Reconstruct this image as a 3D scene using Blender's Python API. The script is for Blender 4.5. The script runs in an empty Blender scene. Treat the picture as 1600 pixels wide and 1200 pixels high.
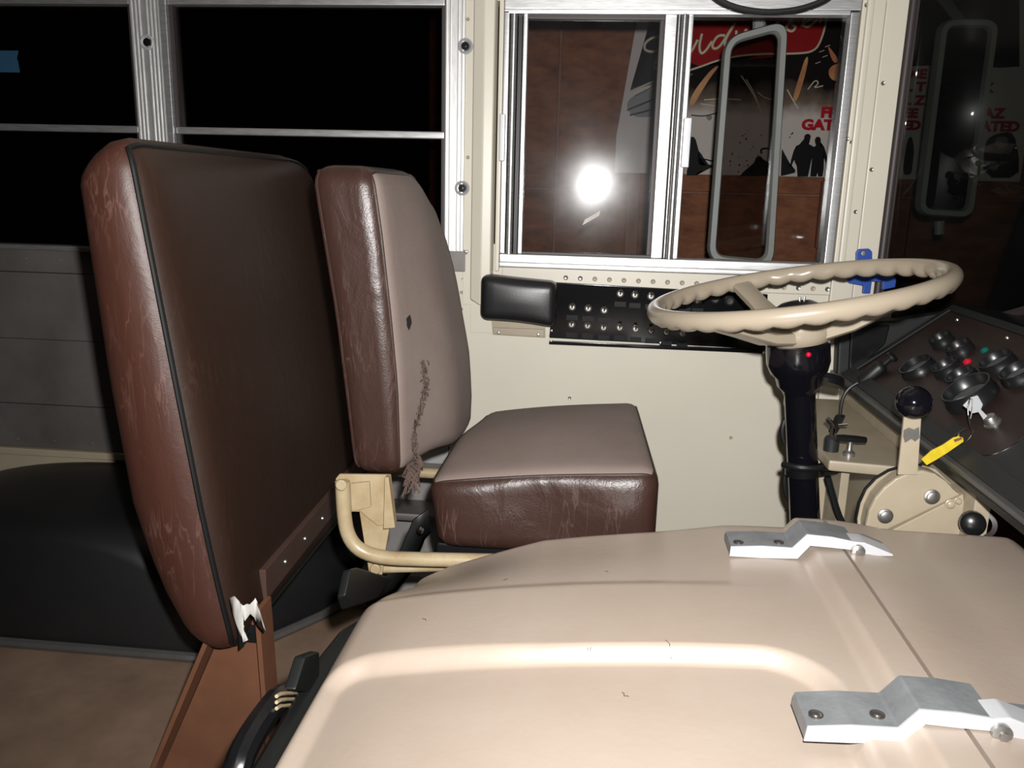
import bpy, bmesh, math, random
from mathutils import Vector, Matrix
random.seed(7)
SC = bpy.context.scene
COL = SC.collection
V = Vector

# ------------------------------------------------------------------ camera, world, flash, exposure
CAM_H = 0.98
FPX = 1300.0
yaw, pit, rol = (math.radians(a) for a in (5.6, 13.1, 1.45))
FW = V((-math.sin(yaw)*math.cos(pit), math.cos(yaw)*math.cos(pit), -math.sin(pit)))
R0 = V((math.cos(yaw), math.sin(yaw), 0)); U0 = R0.cross(FW)
RT = math.cos(rol)*R0 + math.sin(rol)*U0
UP = math.cos(rol)*U0 - math.sin(rol)*R0
CAMP = V((0, 0, CAM_H))
cd = bpy.data.cameras.new('camera'); cam = bpy.data.objects.new('camera', cd); COL.objects.link(cam)
cd.sensor_width = 36.0; cd.lens = 36.0*FPX/1600.0; cd.clip_start = 0.01
cam.matrix_world = Matrix(((RT.x, UP.x, -FW.x, CAMP.x), (RT.y, UP.y, -FW.y, CAMP.y), (RT.z, UP.z, -FW.z, CAMP.z), (0, 0, 0, 1)))
SC.camera = cam

wd = bpy.data.worlds.new('night'); SC.world = wd; wd.use_nodes = True
wd.node_tree.nodes['Background'].inputs[0].default_value = (0.9, 0.85, 0.8, 1)
wd.node_tree.nodes['Background'].inputs[1].default_value = 0.006

fl = bpy.data.lights.new('camera_flash', 'SPOT'); flo = bpy.data.objects.new('camera_flash', fl); COL.objects.link(flo)
fl.energy = 146; fl.color = (1.0, 0.982, 0.96); fl.shadow_soft_size = 0.014
fl.spot_size = math.radians(124); fl.spot_blend = 1.0
flo.location = CAMP + 0.035*RT + 0.062*UP + 0.01*FW
aim = (FW + 0.03*RT + 0.06*UP).normalized()
flo.rotation_euler = aim.to_track_quat('-Z', 'Y').to_euler()

vs = SC.view_settings
vs.view_transform = 'Standard'; vs.look = 'None'; vs.exposure = 0.0; vs.gamma = 1.0; vs.use_curve_mapping = False

def ray(px, py): return FW + RT*((px-800)/FPX) + UP*((600-py)/FPX)
def aY(px, py, Y): d = ray(px, py); return CAMP + d*(Y/d.y)
def aX(px, py, X): d = ray(px, py); return CAMP + d*(X/d.x)
def aZ(px, py, Z): d = ray(px, py); return CAMP + d*((Z-CAM_H)/d.z)
def aPl(px, py, p0, n): d = ray(px, py); return CAMP + d*((p0-CAMP).dot(n)/d.dot(n))

# ------------------------------------------------------------------ materials
def srgb(r, g, b):
    f = lambda c: (c/255/12.92) if c/255 <= 0.04045 else ((c/255+0.055)/1.055)**2.4
    return (f(r), f(g), f(b), 1)

def mat(name, col, rough=0.5, metal=0.0, var=0.0, vscale=6.0, bump=0.0, bscale=60.0, stretch=None, col2=None, spec=0.5, voro=False, coat=0.0):
    m = bpy.data.materials.new(name); m.use_nodes = True
    nt = m.node_tree; b = nt.nodes['Principled BSDF']
    b.inputs['Roughness'].default_value = rough; b.inputs['Metallic'].default_value = metal
    b.inputs['Specular IOR Level'].default_value = spec
    if coat: b.inputs['Coat Weight'].default_value = coat; b.inputs['Coat Roughness'].default_value = 0.12
    tc = nt.nodes.new('ShaderNodeTexCoord'); mp = nt.nodes.new('ShaderNodeMapping')
    nt.links.new(tc.outputs['Object'], mp.inputs[0])
    if stretch: mp.inputs['Scale'].default_value = stretch
    if var or col2:
        n = nt.nodes.new('ShaderNodeTexNoise'); n.inputs['Scale'].default_value = vscale; n.inputs['Detail'].default_value = 6; n.inputs['Roughness'].default_value = 0.6
        nt.links.new(mp.outputs[0], n.inputs[0])
        r = nt.nodes.new('ShaderNodeValToRGB')
        c2 = col2 or tuple(c*(1-var) for c in col[:3])+(1,)
        r.color_ramp.elements[0].position = 0.3; r.color_ramp.elements[1].position = 0.66
        r.color_ramp.elements[0].color = c2; r.color_ramp.elements[1].color = col
        nt.links.new(n.outputs[0], r.inputs[0]); nt.links.new(r.outputs[0], b.inputs['Base Color'])
    else:
        b.inputs['Base Color'].default_value = col
    if bump:
        if voro:
            n2 = nt.nodes.new('ShaderNodeTexVoronoi'); n2.feature = 'DISTANCE_TO_EDGE'
        else:
            n2 = nt.nodes.new('ShaderNodeTexNoise'); n2.inputs['Detail'].default_value = 4
        n2.inputs['Scale'].default_value = bscale
        nt.links.new(mp.outputs[0], n2.inputs[0])
        bp = nt.nodes.new('ShaderNodeBump'); bp.inputs['Strength'].default_value = bump; bp.inputs['Distance'].default_value = 0.004
        nt.links.new(n2.outputs[0], bp.inputs['Height']); nt.links.new(bp.outputs[0], b.inputs['Normal'])
    return m

def vinyl(name, col, colw, rough=0.36, wr=0.6, scr=0.55):
    """brown upholstery vinyl: fine grain, soft creases and pale scuffs running up the cover"""
    m = bpy.data.materials.new(name); m.use_nodes = True; nt = m.node_tree; N = nt.nodes; L = nt.links
    b = N['Principled BSDF']; b.inputs['Roughness'].default_value = rough; b.inputs['Specular IOR Level'].default_value = 0.36
    tc = N.new('ShaderNodeTexCoord')
    def noise(scale, st, det=5, dist=0.0):
        mp = N.new('ShaderNodeMapping'); mp.inputs['Scale'].default_value = st; L.new(tc.outputs['Object'], mp.inputs[0])
        n = N.new('ShaderNodeTexNoise'); n.inputs['Scale'].default_value = scale; n.inputs['Detail'].default_value = det; n.inputs['Distortion'].default_value = dist
        L.new(mp.outputs[0], n.inputs[0]); return n
    n1 = noise(30, (1.7, 1.7, 0.26), 3, 0.5)
    rg = N.new('ShaderNodeValToRGB'); e = rg.color_ramp.elements
    e[0].position = 0.475; e[0].color = (0, 0, 0, 1); e[1].position = 0.525; e[1].color = (0, 0, 0, 1)
    k = rg.color_ramp.elements.new(0.5); k.color = (1, 1, 1, 1)
    L.new(n1.outputs[0], rg.inputs[0])
    n2 = noise(5, (1, 1, 1), 3)
    rm = N.new('ShaderNodeValToRGB'); rm.color_ramp.elements[0].position = 0.48; rm.color_ramp.elements[1].position = 0.68
    L.new(n2.outputs[0], rm.inputs[0])
    mu = N.new('ShaderNodeMath'); mu.operation = 'MULTIPLY'; L.new(rg.outputs[0], mu.inputs[0]); L.new(rm.outputs[0], mu.inputs[1])
    mu2 = N.new('ShaderNodeMath'); mu2.operation = 'MULTIPLY'; L.new(mu.outputs[0], mu2.inputs[0]); mu2.inputs[1].default_value = scr
    mx = N.new('ShaderNodeMixRGB'); mx.inputs[1].default_value = col; mx.inputs[2].default_value = colw
    L.new(mu2.outputs[0], mx.inputs[0]); L.new(mx.outputs[0], b.inputs['Base Color'])
    n3 = noise(22, (1, 1, 0.6), 4, 0.8)
    n4 = noise(420, (1, 1, 1), 2)
    ad = N.new('ShaderNodeMath'); ad.operation = 'MULTIPLY_ADD'; L.new(n4.outputs[0], ad.inputs[0]); ad.inputs[1].default_value = 0.12; L.new(n3.outputs[0], ad.inputs[2])
    bp = N.new('ShaderNodeBump'); bp.inputs['Strength'].default_value = wr; bp.inputs['Distance'].default_value = 0.006
    L.new(ad.outputs[0], bp.inputs['Height']); L.new(bp.outputs[0], b.inputs['Normal'])
    return m

def glass(name, tint=(1, 1, 1, 1), refl=0.05, rough=0.03, haze=0.0, hrough=0.25, ior=1.5):
    m = bpy.data.materials.new(name); m.use_nodes = True; nt = m.node_tree; N = nt.nodes; L = nt.links
    for n in list(N):
        if n.type == 'BSDF_PRINCIPLED': N.remove(n)
    out = [n for n in N if n.type == 'OUTPUT_MATERIAL'][0]
    t = N.new('ShaderNodeBsdfTransparent'); t.inputs[0].default_value = tint
    g = N.new('ShaderNodeBsdfGlossy'); g.inputs['Roughness'].default_value = rough
    fr = N.new('ShaderNodeFresnel'); fr.inputs[0].default_value = ior
    mx = N.new('ShaderNodeMixShader'); L.new(fr.outputs[0], mx.inputs[0]); L.new(t.outputs[0], mx.inputs[1]); L.new(g.outputs[0], mx.inputs[2])
    last = mx
    if haze:
        tc = N.new('ShaderNodeTexCoord'); nz = N.new('ShaderNodeTexNoise'); nz.inputs['Scale'].default_value = 9; nz.inputs['Detail'].default_value = 8
        L.new(tc.outputs['Object'], nz.inputs[0])
        ma = N.new('ShaderNodeMath'); ma.operation = 'MULTIPLY'; L.new(nz.outputs[0], ma.inputs[0]); ma.inputs[1].default_value = haze*2
        h = N.new('ShaderNodeBsdfGlossy'); h.inputs['Roughness'].default_value = hrough
        df = N.new('ShaderNodeBsdfDiffuse'); df.inputs[0].default_value = (.6, .6, .62, 1)
        hm = N.new('ShaderNodeMixShader'); hm.inputs[0].default_value = 0.6; L.new(h.outputs[0], hm.inputs[1]); L.new(df.outputs[0], hm.inputs[2])
        m2 = N.new('ShaderNodeMixShader'); L.new(ma.outputs[0], m2.inputs[0]); L.new(mx.outputs[0], m2.inputs[1]); L.new(hm.outputs[0], m2.inputs[2]); last = m2
    L.new(last.outputs[0], out.inputs[0])
    return m

M = {}
M['cream'] = mat('cream_paint', srgb(204, 198, 183), 0.38, var=0.06, vscale=3, bump=0.05, bscale=30)
M['cream2'] = mat('cream_paint_worn', srgb(162, 150, 129), 0.42, var=0.14, vscale=14, bump=0.06, bscale=40)
M['tan'] = mat('engine_cover_tan', srgb(158, 145, 133), 0.36, var=0.10, vscale=5, bump=0.05, bscale=110, col2=srgb(152, 137, 124))
M['yellowcream'] = mat('yellowed_cream_enamel', srgb(164, 150, 122), 0.36, col2=srgb(146, 126, 94), vscale=22, bump=0.08, bscale=60)
M['wheeltan'] = mat('steering_wheel_tan', srgb(162, 150, 132), 0.26, var=0.05, vscale=8)
M['alu'] = mat('brushed_aluminium', (0.55, 0.55, 0.55, 1), 0.36, 0.9, var=0.25, vscale=10, stretch=(3, 3, 40))
M['alub'] = mat('brushed_aluminium_horizontal', (0.62, 0.62, 0.62, 1), 0.4, 0.85, var=0.3, vscale=10, stretch=(3, 8, 30))
M['alur'] = mat('dull_ribbed_aluminium', (0.66, 0.66, 0.65, 1), 0.42, 0.75, var=0.18, vscale=12, stretch=(20, 4, 3))
M['alupanel'] = mat('grey_aluminium_sheet', (0.19, 0.175, 0.165, 1), 0.55, 0.5, var=0.35, vscale=5, bump=0.08, bscale=20)
M['basegrey'] = mat('grey_painted_steel', srgb(136, 132, 130), 0.5, var=0.15, vscale=6)
M['screwdark'] = mat('dark_screw', (.10, .09, .085, 1), 0.45, 0.7)
M['palegrey'] = mat('lit_aluminium_grey', (.42, .42, .41, 1), 0.5, 0.2, var=0.2, vscale=8)  # brighter copy of the grey aluminium sheet, lit tone put into the colour
M['cast'] = mat('cast_aluminium', (0.30, 0.315, 0.33, 1), 0.48, 0.5, var=0.35, vscale=18, bump=0.12, bscale=140)
M['castw'] = mat('polished_aluminium_edge', (0.52, 0.53, 0.55, 1), 0.5, 0.3, var=0.1, vscale=20)
M['chrome'] = mat('chrome', (0.8, 0.8, 0.8, 1), 0.12, 1.0)
M['steel'] = mat('dull_steel', (0.45, 0.44, 0.42, 1), 0.35, 0.9, var=0.3, vscale=40)
M['black'] = mat('black_plastic', (0.006, 0.006, 0.007, 1), 0.28, spec=0.4)
M['panelblack'] = mat('black_panel', (0.005, 0.005, 0.006, 1), 0.12, spec=0.3)
M['labelblack'] = mat('black_label', (0.0065, 0.0065, 0.007, 1), 0.45, spec=0.15)
M['blackgl'] = mat('gloss_black', (0.004, 0.004, 0.006, 1), 0.10)
M['bezel'] = mat('satin_black', (0.010, 0.010, 0.011, 1), 0.32)
M['rubber'] = mat('black_rubber', (0.006, 0.007, 0.007, 1), 0.45, var=0.3, vscale=8)
M['arch'] = mat('black_rubber_mat', (0.009, 0.009, 0.010, 1), 0.48, var=0.3, vscale=5, spec=0.5)
M['pad'] = mat('black_leatherette', (0.010, 0.010, 0.011, 1), 0.36, bump=0.05, bscale=500)
M['floor'] = mat('worn_brown_linoleum', srgb(140, 116, 98), 0.6, col2=srgb(118, 96, 80), vscale=9, bump=0.08, bscale=60)
M['brownmetal'] = mat('brown_painted_steel', srgb(116, 78, 58), 0.42, var=0.22, vscale=12, bump=0.08, bscale=30)
M['railbrown'] = mat('rail_brown_steel', srgb(82, 62, 54), 0.42, var=0.2, vscale=12)
M['vinyl'] = vinyl('brown_vinyl', srgb(66, 39, 31), srgb(130, 100, 90), 0.44, 0.25, 0.42)
M['vinyld'] = vinyl('shaded_vinyl_and_seams', srgb(46, 31, 24), srgb(84, 62, 54), 0.46, 0.2, 0.25)  # partition vinyl darkened to imitate grazing flash; also colours the seat seams
M['vinyls'] = vinyl('seat_brown_vinyl', srgb(52, 34, 29), srgb(150, 124, 114), 0.36, 0.42, 0.42)
M['cloth'] = mat('taupe_cloth', srgb(127, 114, 108), 0.85, col2=srgb(118, 102, 95), vscale=5, bump=0.25, bscale=700)
M['clothf'] = mat('frayed_cloth', srgb(88, 70, 63), 0.9, var=0.45, vscale=30)
M['tearbrown'] = mat('torn_foam_brown', srgb(58, 42, 36), 0.9, var=0.4, vscale=60)
M['white'] = mat('white_torn_lining', srgb(205, 202, 195), 0.85, var=0.12, vscale=30)
M['wood'] = mat('dark_woodgrain', srgb(42, 28, 24), 0.5, var=0.35, vscale=7, stretch=(14, 1.5, 6))
M['gface'] = mat('gauge_face', (0.11, 0.115, 0.12, 1), 0.4, var=0.4, vscale=40)
M['dashgrey'] = mat('grey_plastic', (0.016, 0.017, 0.017, 1), 0.5, spec=0.35)
M['trimgrey'] = mat('grey_edge_trim', (0.13, 0.125, 0.12, 1), 0.4, 0.4, var=0.2, vscale=20)
M['blue'] = mat('blue_plastic', srgb(36, 70, 150), 0.4)
M['tape'] = mat('blue_masking_tape', srgb(26, 70, 98), 0.8, var=0.1)
M['red'] = mat('red_lens', srgb(200, 20, 50), 0.15)
M['green'] = mat('green_lens', srgb(10, 90, 80), 0.15)
M['yellow'] = mat('yellow_tag', srgb(205, 180, 30), 0.5, var=0.25, vscale=60)
M['gasket'] = mat('dark_window_gasket', srgb(46, 38, 38), 0.5)
M['mirrorframe'] = mat('grey_mirror_frame', srgb(150, 150, 146), 0.45, var=0.15, vscale=10)
M['glass'] = glass('sash_glass', (.86, .87, .88, 1), haze=0.011, hrough=0.16, rough=0.024)
M['glassclear'] = glass('clear_glass', (.96, .97, .97, 1), rough=0.02)
M['glassdark'] = glass('tinted_side_glass', (.45, .42, .42, 1), rough=0.02)
M['glassws'] = glass('windshield_glass', (.52, .54, .52, 1), rough=0.02, haze=0.004, ior=1.28)
M['glassmir'] = glass('smoked_mirror_pane', (.70, .68, .67, 1), rough=0.05)
M['darkmir'] = mat('dark_mirror_pane', (0.006, 0.005, 0.006, 1), 0.5, var=0.3, vscale=6, spec=0.1)
M['banner'] = mat('white_banner_vinyl', srgb(206, 193, 186), 0.5, var=0.03, spec=0.1)
M['pblack'] = mat('print_black', (0.010, 0.009, 0.010, 1), 0.5, spec=0.08)
M['pdark'] = mat('print_dark_brown', srgb(40, 28, 26), 0.5, var=0.5, vscale=9)
M['pred'] = mat('print_red', srgb(150, 24, 28), 0.5, spec=0.08, var=0.25, vscale=6)
M['predt'] = mat('print_lettering_red', srgb(178, 26, 42), 0.5, spec=0.08)
M['pcream'] = mat('print_cream', srgb(205, 195, 165), 0.5)
M['pgrey'] = mat('print_grey', srgb(120, 118, 116), 0.5, var=0.3, vscale=20)
M['pflame'] = mat('print_flame', srgb(205, 150, 90), 0.5, col2=srgb(150, 40, 24), vscale=9)
M['pfade'] = mat('print_beige_fade', srgb(150, 138, 128), 0.5, var=0.3, vscale=10)
M['garred'] = mat('garage_dark_red', srgb(70, 26, 22), 0.8, var=0.35, vscale=2, stretch=(6, 1, .3))
def osb():
    m = mat('strand_board', srgb(150, 92, 58), 0.75, col2=srgb(104, 56, 34), vscale=14, bump=0.2, bscale=40, stretch=(1.0, 1, 2.2))
    return m
M['osb'] = osb()
M['lumber'] = mat('pale_lumber', srgb(150, 104, 84), 0.75, var=0.25, vscale=6, stretch=(8, 8, 1))

# ------------------------------------------------------------------ mesh helpers
class B:
    def __init__(s): s.bm = bmesh.new(); s.hard = False
    def box(s, c, size, rot=None, bevel=0.0, seg=2):
        c = V(c); r = bmesh.ops.create_cube(s.bm, size=1.0)
        mt = Matrix.Translation(c) @ (rot.to_4x4() if rot else Matrix.Identity(4)) @ Matrix.Diagonal((size[0], size[1], size[2], 1))
        bmesh.ops.transform(s.bm, matrix=mt, verts=r['verts'])
        if bevel:
            s.hard = True
            es = list({e for v in r['verts'] for e in v.link_edges})
            bmesh.ops.bevel(s.bm, geom=es, offset=bevel, segments=seg, affect='EDGES', profile=0.5, clamp_overlap=True)
        return s
    def bb(s, a, b, bevel=0.0, seg=2):
        a, b = V(a), V(b)
        return s.box((a+b)/2, (abs(b.x-a.x), abs(b.y-a.y), abs(b.z-a.z)), None, bevel, seg)
    def cyl(s, p0, p1, r0, r1=None, n=20, caps=True):
        return s.lathe([(r0, 0), (r1 if r1 is not None else r0, 1)], p0, p1, n, caps)
    def lathe(s, prof, p0, p1, n=24, caps=True, absolute=False):
        """prof: list of (radius, t) with t along p0->p1 (0..1) or in metres when absolute"""
        p0, p1 = V(p0), V(p1); ax = (p1-p0); L = ax.length; ax.normalize()
        a = ax.orthogonal().normalized(); b = ax.cross(a)
        rings = []
        for r, t in prof:
            c = p0 + ax*(t if absolute else t*L)
            if r < 1e-6: rings.append([s.bm.verts.new(c)])
            else: rings.append([s.bm.verts.new(c + (a*math.cos(2*math.pi*i/n) + b*math.sin(2*math.pi*i/n))*r) for i in range(n)])
        for A, Bq in zip(rings, rings[1:]):
            for i in range(n):
                j = (i+1) % n
                if len(A) == 1 and len(Bq) == 1: continue
                if len(A) == 1: s.bm.faces.new((A[0], Bq[j], Bq[i]))
                elif len(Bq) == 1: s.bm.faces.new((A[i], A[j], Bq[0]))
                else: s.bm.faces.new((A[i], A[j], Bq[j], Bq[i]))
        if caps:
            if len(rings[0]) > 1: s.bm.faces.new(list(reversed(rings[0])))
            if len(rings[-1]) > 1: s.bm.faces.new(rings[-1])
        return s
    def tube(s, pts, r, n=10, closed=False, smooth=0, flat=1.0):
        pts = [V(p) for p in pts]
        for _ in range(smooth):
            q = []
            m = len(pts)
            rng = range(m) if closed else range(m-1)
            if not closed: q.append(pts[0])
            for i in rng:
                a, b = pts[i], pts[(i+1) % m]
                q += [a*.75+b*.25, a*.25+b*.75]
            if not closed: q.append(pts[-1])
            pts = q
        m = len(pts); rings = []; prev = None
        for i, p in enumerate(pts):
            if closed: t = pts[(i+1) % m]-pts[i-1]
            else: t = pts[min(i+1, m-1)]-pts[max(i-1, 0)]
            t.normalize()
            u = (prev - t*prev.dot(t)) if prev is not None else t.orthogonal()
            if u.length < 1e-6: u = t.orthogonal()
            u.normalize(); prev = u; w = t.cross(u)
            rr = r[i*len(r)//m] if isinstance(r, (list, tuple)) else r
            rings.append([s.bm.verts.new(p + (u*math.cos(2*math.pi*k/n) + w*math.sin(2*math.pi*k/n)*flat)*rr) for k in range(n)])
        for i in range(m if closed else m-1):
            A, Bq = rings[i], rings[(i+1) % m]
            for k in range(n): s.bm.faces.new((A[k], A[(k+1) % n], Bq[(k+1) % n], Bq[k]))
        if not closed:
            s.bm.faces.new(list(reversed(rings[0]))); s.bm.faces.new(rings[-1])
        return s
    def prism(s, poly, ext, bevel=0.0, seg=2):
        poly = [V(p) for p in poly]; ext = V(ext)
        a = [s.bm.verts.new(p) for p in poly]; b = [s.bm.verts.new(p+ext) for p in poly]
        fs = [s.bm.faces.new(a), s.bm.faces.new(list(reversed(b)))]
        n = len(poly)
        for i in range(n): fs.append(s.bm.faces.new((a[i], b[i], b[(i+1) % n], a[(i+1) % n])))
        bmesh.ops.recalc_face_normals(s.bm, faces=fs)
        if bevel:
            s.hard = True
            es = list({e for f in fs for e in f.edges})
            bmesh.ops.bevel(s.bm, geom=es, offset=bevel, segments=seg, affect='EDGES', profile=0.5, clamp_overlap=True)
        return s
    def strip(s, A, Bq):
        a = [s.bm.verts.new(V(p)) for p in A]; b = [s.bm.verts.new(V(p)) for p in Bq]
        for i in range(len(a)-1): s.bm.faces.new((a[i], a[i+1], b[i+1], b[i]))
        return s
    def sphere(s, c, r, sc=(1, 1, 1), n=20):
        q = bmesh.ops.create_uvsphere(s.bm, u_segments=n, v_segments=max(8, n*2//3), radius=r)
        bmesh.ops.transform(s.bm, matrix=Matrix.Translation(V(c)) @ Matrix.Diagonal((sc[0], sc[1], sc[2], 1)), verts=q['verts']); return s
    def build(s, name, m, parent=None, smooth=True, angle=35, label=None, origin=None, normals=True):
        bm = s.bm
        if normals: bmesh.ops.recalc_face_normals(bm, faces=bm.faces[:])
        me = bpy.data.meshes.new(name)
        o = bpy.data.objects.new(name, me)
        if parent is not None:
            base = WORLD[parent.name]; o.parent = parent
            WORLD[o.name] = base
        else:
            if origin is None and len(bm.verts):
                xs = [v.co for v in bm.verts]
                mn = V((min(c.x for c in xs), min(c.y for c in xs), min(c.z for c in xs))); mx = V((max(c.x for c in xs), max(c.y for c in xs), max(c.z for c in xs)))
                origin = V(((mn.x+mx.x)/2, (mn.y+mx.y)/2, mn.z))
            base = V(origin); o.location = base; WORLD[o.name] = base
        bmesh.ops.translate(bm, verts=bm.verts[:], vec=-base)
        bm.to_mesh(me); bm.free()
        me.materials.append(M[m] if isinstance(m, str) else m)
        if smooth and len(me.polygons):
            me.polygons.foreach_set('use_smooth', [True]*len(me.polygons))
            try: me.set_sharp_from_angle(angle=math.radians(angle))
            except Exception: pass
        if s.hard and smooth:
            wn = o.modifiers.new('face_normals', 'WEIGHTED_NORMAL'); wn.keep_sharp = True; wn.weight = 100
        COL.objects.link(o)
        if label: o['label'] = label
        return o
WORLD = {}
def thing(name, loc, label, cat, group=None):
    o = bpy.data.objects.new(name, None); COL.objects.link(o); o.location = loc; o.empty_display_size = 0.05
    WORLD[o.name] = V(loc); o['label'] = label; o['category'] = cat
    if group: o['group'] = group
    return o
def tag(o, label, cat, group=None):
    o['label'] = label; o['category'] = cat
    if group: o['group'] = group
    return o
def struct(o, label=None):
    o['kind'] = 'structure'
    if label: o['label'] = label
    return o
def lerp(tab, x):
    if x <= tab[0][0]: return tab[0][1]
    for (a, b), (c, d) in zip(tab, tab[1:]):
        if x <= c: return b + (d-b)*(x-a)/(c-a)
    return tab[-1][1]
def smooth01(t): t = max(0, min(1, t)); return t*t*(3-2*t)

def rbox(half, r, n, f):
    """rounded box surface split by cube face; returns {face: B} with vertices mapped by f(x,y,z)"""
    hx, hy, hz = half; out = {}
    def pt(p):
        q = V((max(-hx+r, min(hx-r, p.x)), max(-hy+r, min(hy-r, p.y)), max(-hz+r, min(hz-r, p.z))))
        d = p-q
        if d.length > 1e-9: d = d.normalized()*r
        return f(q+d)
    def spread(k, h):
        # even spacing with extra rows inside the rounded border
        xs = [-h, -h+r*0.16, -h+r*0.36, -h+r*0.62, -h+r]
        m = n
        return xs + [(-h+r) + (2*h-2*r)*i/m for i in range(1, m)] + [-x for x in reversed(xs)]
    axes = {'+x': (0, 1, 2, 1), '-x': (0, 1, 2, -1), '+y': (1, 0, 2, 1), '-y': (1, 0, 2, -1), '+z': (2, 0, 1, 1), '-z': (2, 0, 1, -1)}
    hh = (hx, hy, hz)
    for key, (ax, ua, va, sg) in axes.items():
        b = B(); us = spread(n, hh[ua]); vsv = spread(n, hh[va]); g = []
        for u in us:
            row = []
            for v in vsv:
                p = [0, 0, 0]; p[ax] = sg*hh[ax]; p[ua] = u; p[va] = v
                row.append(b.bm.verts.new(pt(V(p))))
            g.append(row)
        for i in range(len(us)-1):
            for j in range(len(vsv)-1):
                q = (g[i][j], g[i+1][j], g[i+1][j+1], g[i][j+1])
                flip = (sg < 0) != (ax == 1)
                b.bm.faces.new(tuple(reversed(q)) if flip else q)
        out[key] = b
    def seam(face):
        ax, ua, va, sg = axes[face]; us = spread(n, hh[ua]); vsv = spread(n, hh[va]); L = []
        def P(u, v):
            p = [0, 0, 0]; p[ax] = sg*hh[ax]; p[ua] = u; p[va] = v; return pt(V(p))
        for u in us: L.append(P(u, vsv[0]))
        for v in vsv[1:]: L.append(P(us[-1], v))
        for u in reversed(us[:-1]): L.append(P(u, vsv[-1]))
        for v in reversed(vsv[1:-1]): L.append(P(us[0], v))
        return L
    return out, seam
def join(bs):
    t = B()
    for b in bs:
        me = bpy.data.meshes.new('tmp'); b.bm.to_mesh(me); b.bm.free(); t.bm.from_mesh(me); bpy.data.meshes.remove(me)
    bmesh.ops.remove_doubles(t.bm, verts=t.bm.verts[:], dist=1e-5)
    return t

W = 1.90          # inner face of the driver's side wall
# ================================================================== SETTING
struct(B().bb((-3.0, -0.6, -0.03), (0.9, 2.0, 0)).build('floor', 'floor'), 'worn brown linoleum floor of the bus')
struct(B().bb((-3.0, -0.6, 1.86), (1.0, 1.98, 1.89)).build('ceiling', 'cream'), 'cream ceiling of the bus')
# --- driver's side wall, cream front section
wl = struct(B().bb((-0.335, W, 0.0), (0.72, W+.05, 0.775)).build('wall_left', 'cream'), 'cream driver side wall of the bus')
B().bb((-0.215, W-.004, 0.772), (0.52, W+.05, 0.812), .002).build('rivet_strip', 'cream', wl)
B().bb((-0.30, W-.006, 1.372), (0.61, W+.05, 1.86)).build('header', 'cream', wl)
B().bb((-3.0, W-.004, 1.39), (-0.30, W+.05, 1.86)).build('header_panel', 'cream', wl)
B().bb((-.287, W-.0025, .655), (.512, W+.02, .7715), .001).build('upper_sheet', 'cream', wl)
B().bb((-.335, W-.001, .765), (-.21, W+.05, .86)).build('filler_sheet', 'cream', wl)
# horizontal crease of the cream sheet below the switch panel, rivets
rv = []
def rivet(px, py, Y, r=.0055, m='cream2', parent=wl, nm='rivet'):
    p = aY(px, py, Y)
    return B().lathe([(r, 0), (r, .0015), (r*.75, .003), (r*.4, .0022), (0, .0022)], p+V((0, .001, 0)), p-V((0, 1, 0)), 14, True, True).build(nm, m, parent)
for i in range(19):
    x = 884 + i*(1293-884)/18; y = 434 + i*(452-434)/18
    rivet(x, y, W-.004, .0055, 'steel' if i in (0, 1, 16, 18) else 'cream2')
for px, py in ((890, 622), (1228, 798), (1142, 684), (723, 437), (721, 457), (721, 483), (719, 560), (718, 600), (717, 646), (716, 667)):
    rivet(px, py, W, .004, 'steel' if px in (723, 1228, 890) else 'cream2')
# --- rear aluminium section: sheets with overlapping joints, cream base below
xr0, xr1 = -3.0, -0.335
edges = [0.817, 0.757, 0.592, 0.425, 0.312]
for i in range(4):
    B().bb((xr0, W-.002-.0025*(i % 2), edges[i+1]+.0015), (xr1, W+.04, edges[i]), .001).build('panel', 'alupanel', wl)
for k in range(9):
    p = V((-1.55+k*.1, W-.004, .33)); B().lathe([(.005, 0), (.004, .003), (0, .004)], p, p-V((0, 1, 0)), 12, True, True).build('rivet', 'alupanel', wl)
for k in range(5):
    p = V((-1.46+k*.085, W-.004, .79)); B().lathe([(.004, 0), (.003, .002), (0, .003)], p, p-V((0, 1, 0)), 12, True, True).build('rivet', 'alupanel', wl)
B().bb((xr0, W-.016, .292), (xr1, W+.03, .311), .004).build('base_rail', 'cream2', wl)
B().bb((xr0, W-.004, 0), (-.92, W+.04, .291)).build('base_panel', 'cream2', wl)
B().bb((-.92, W-.004, 0), (xr1, W+.04, .291)).build('base_panel', 'basegrey', wl)
B().bb((-.53, W-.14, 0), (xr1, W-.004, .10), .02).build('floor_cove', 'basegrey', wl)
B().bb((xr0, W-.012, .812), (xr1, W+.04, .824), .003).build('sill_rail', 'alub', wl)
# grey ledge and riveted overlay, the aluminium sheet's lit tone painted in, seen between the driver's seat back and cushion
B().bb((-.60, W-.10, .215), (-.335, W-.004, .235), .006).build('ledge', 'alupanel', wl)
B().bb((-.62, W-.007, .330), (-.336, W-.001, .62), .002).build('lit_panel_overlay', 'palegrey', wl)
rivet(660, 718, W-.007, .005, 'palegrey')
rivet(612, 690, W-.007, .005, 'palegrey')
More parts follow.
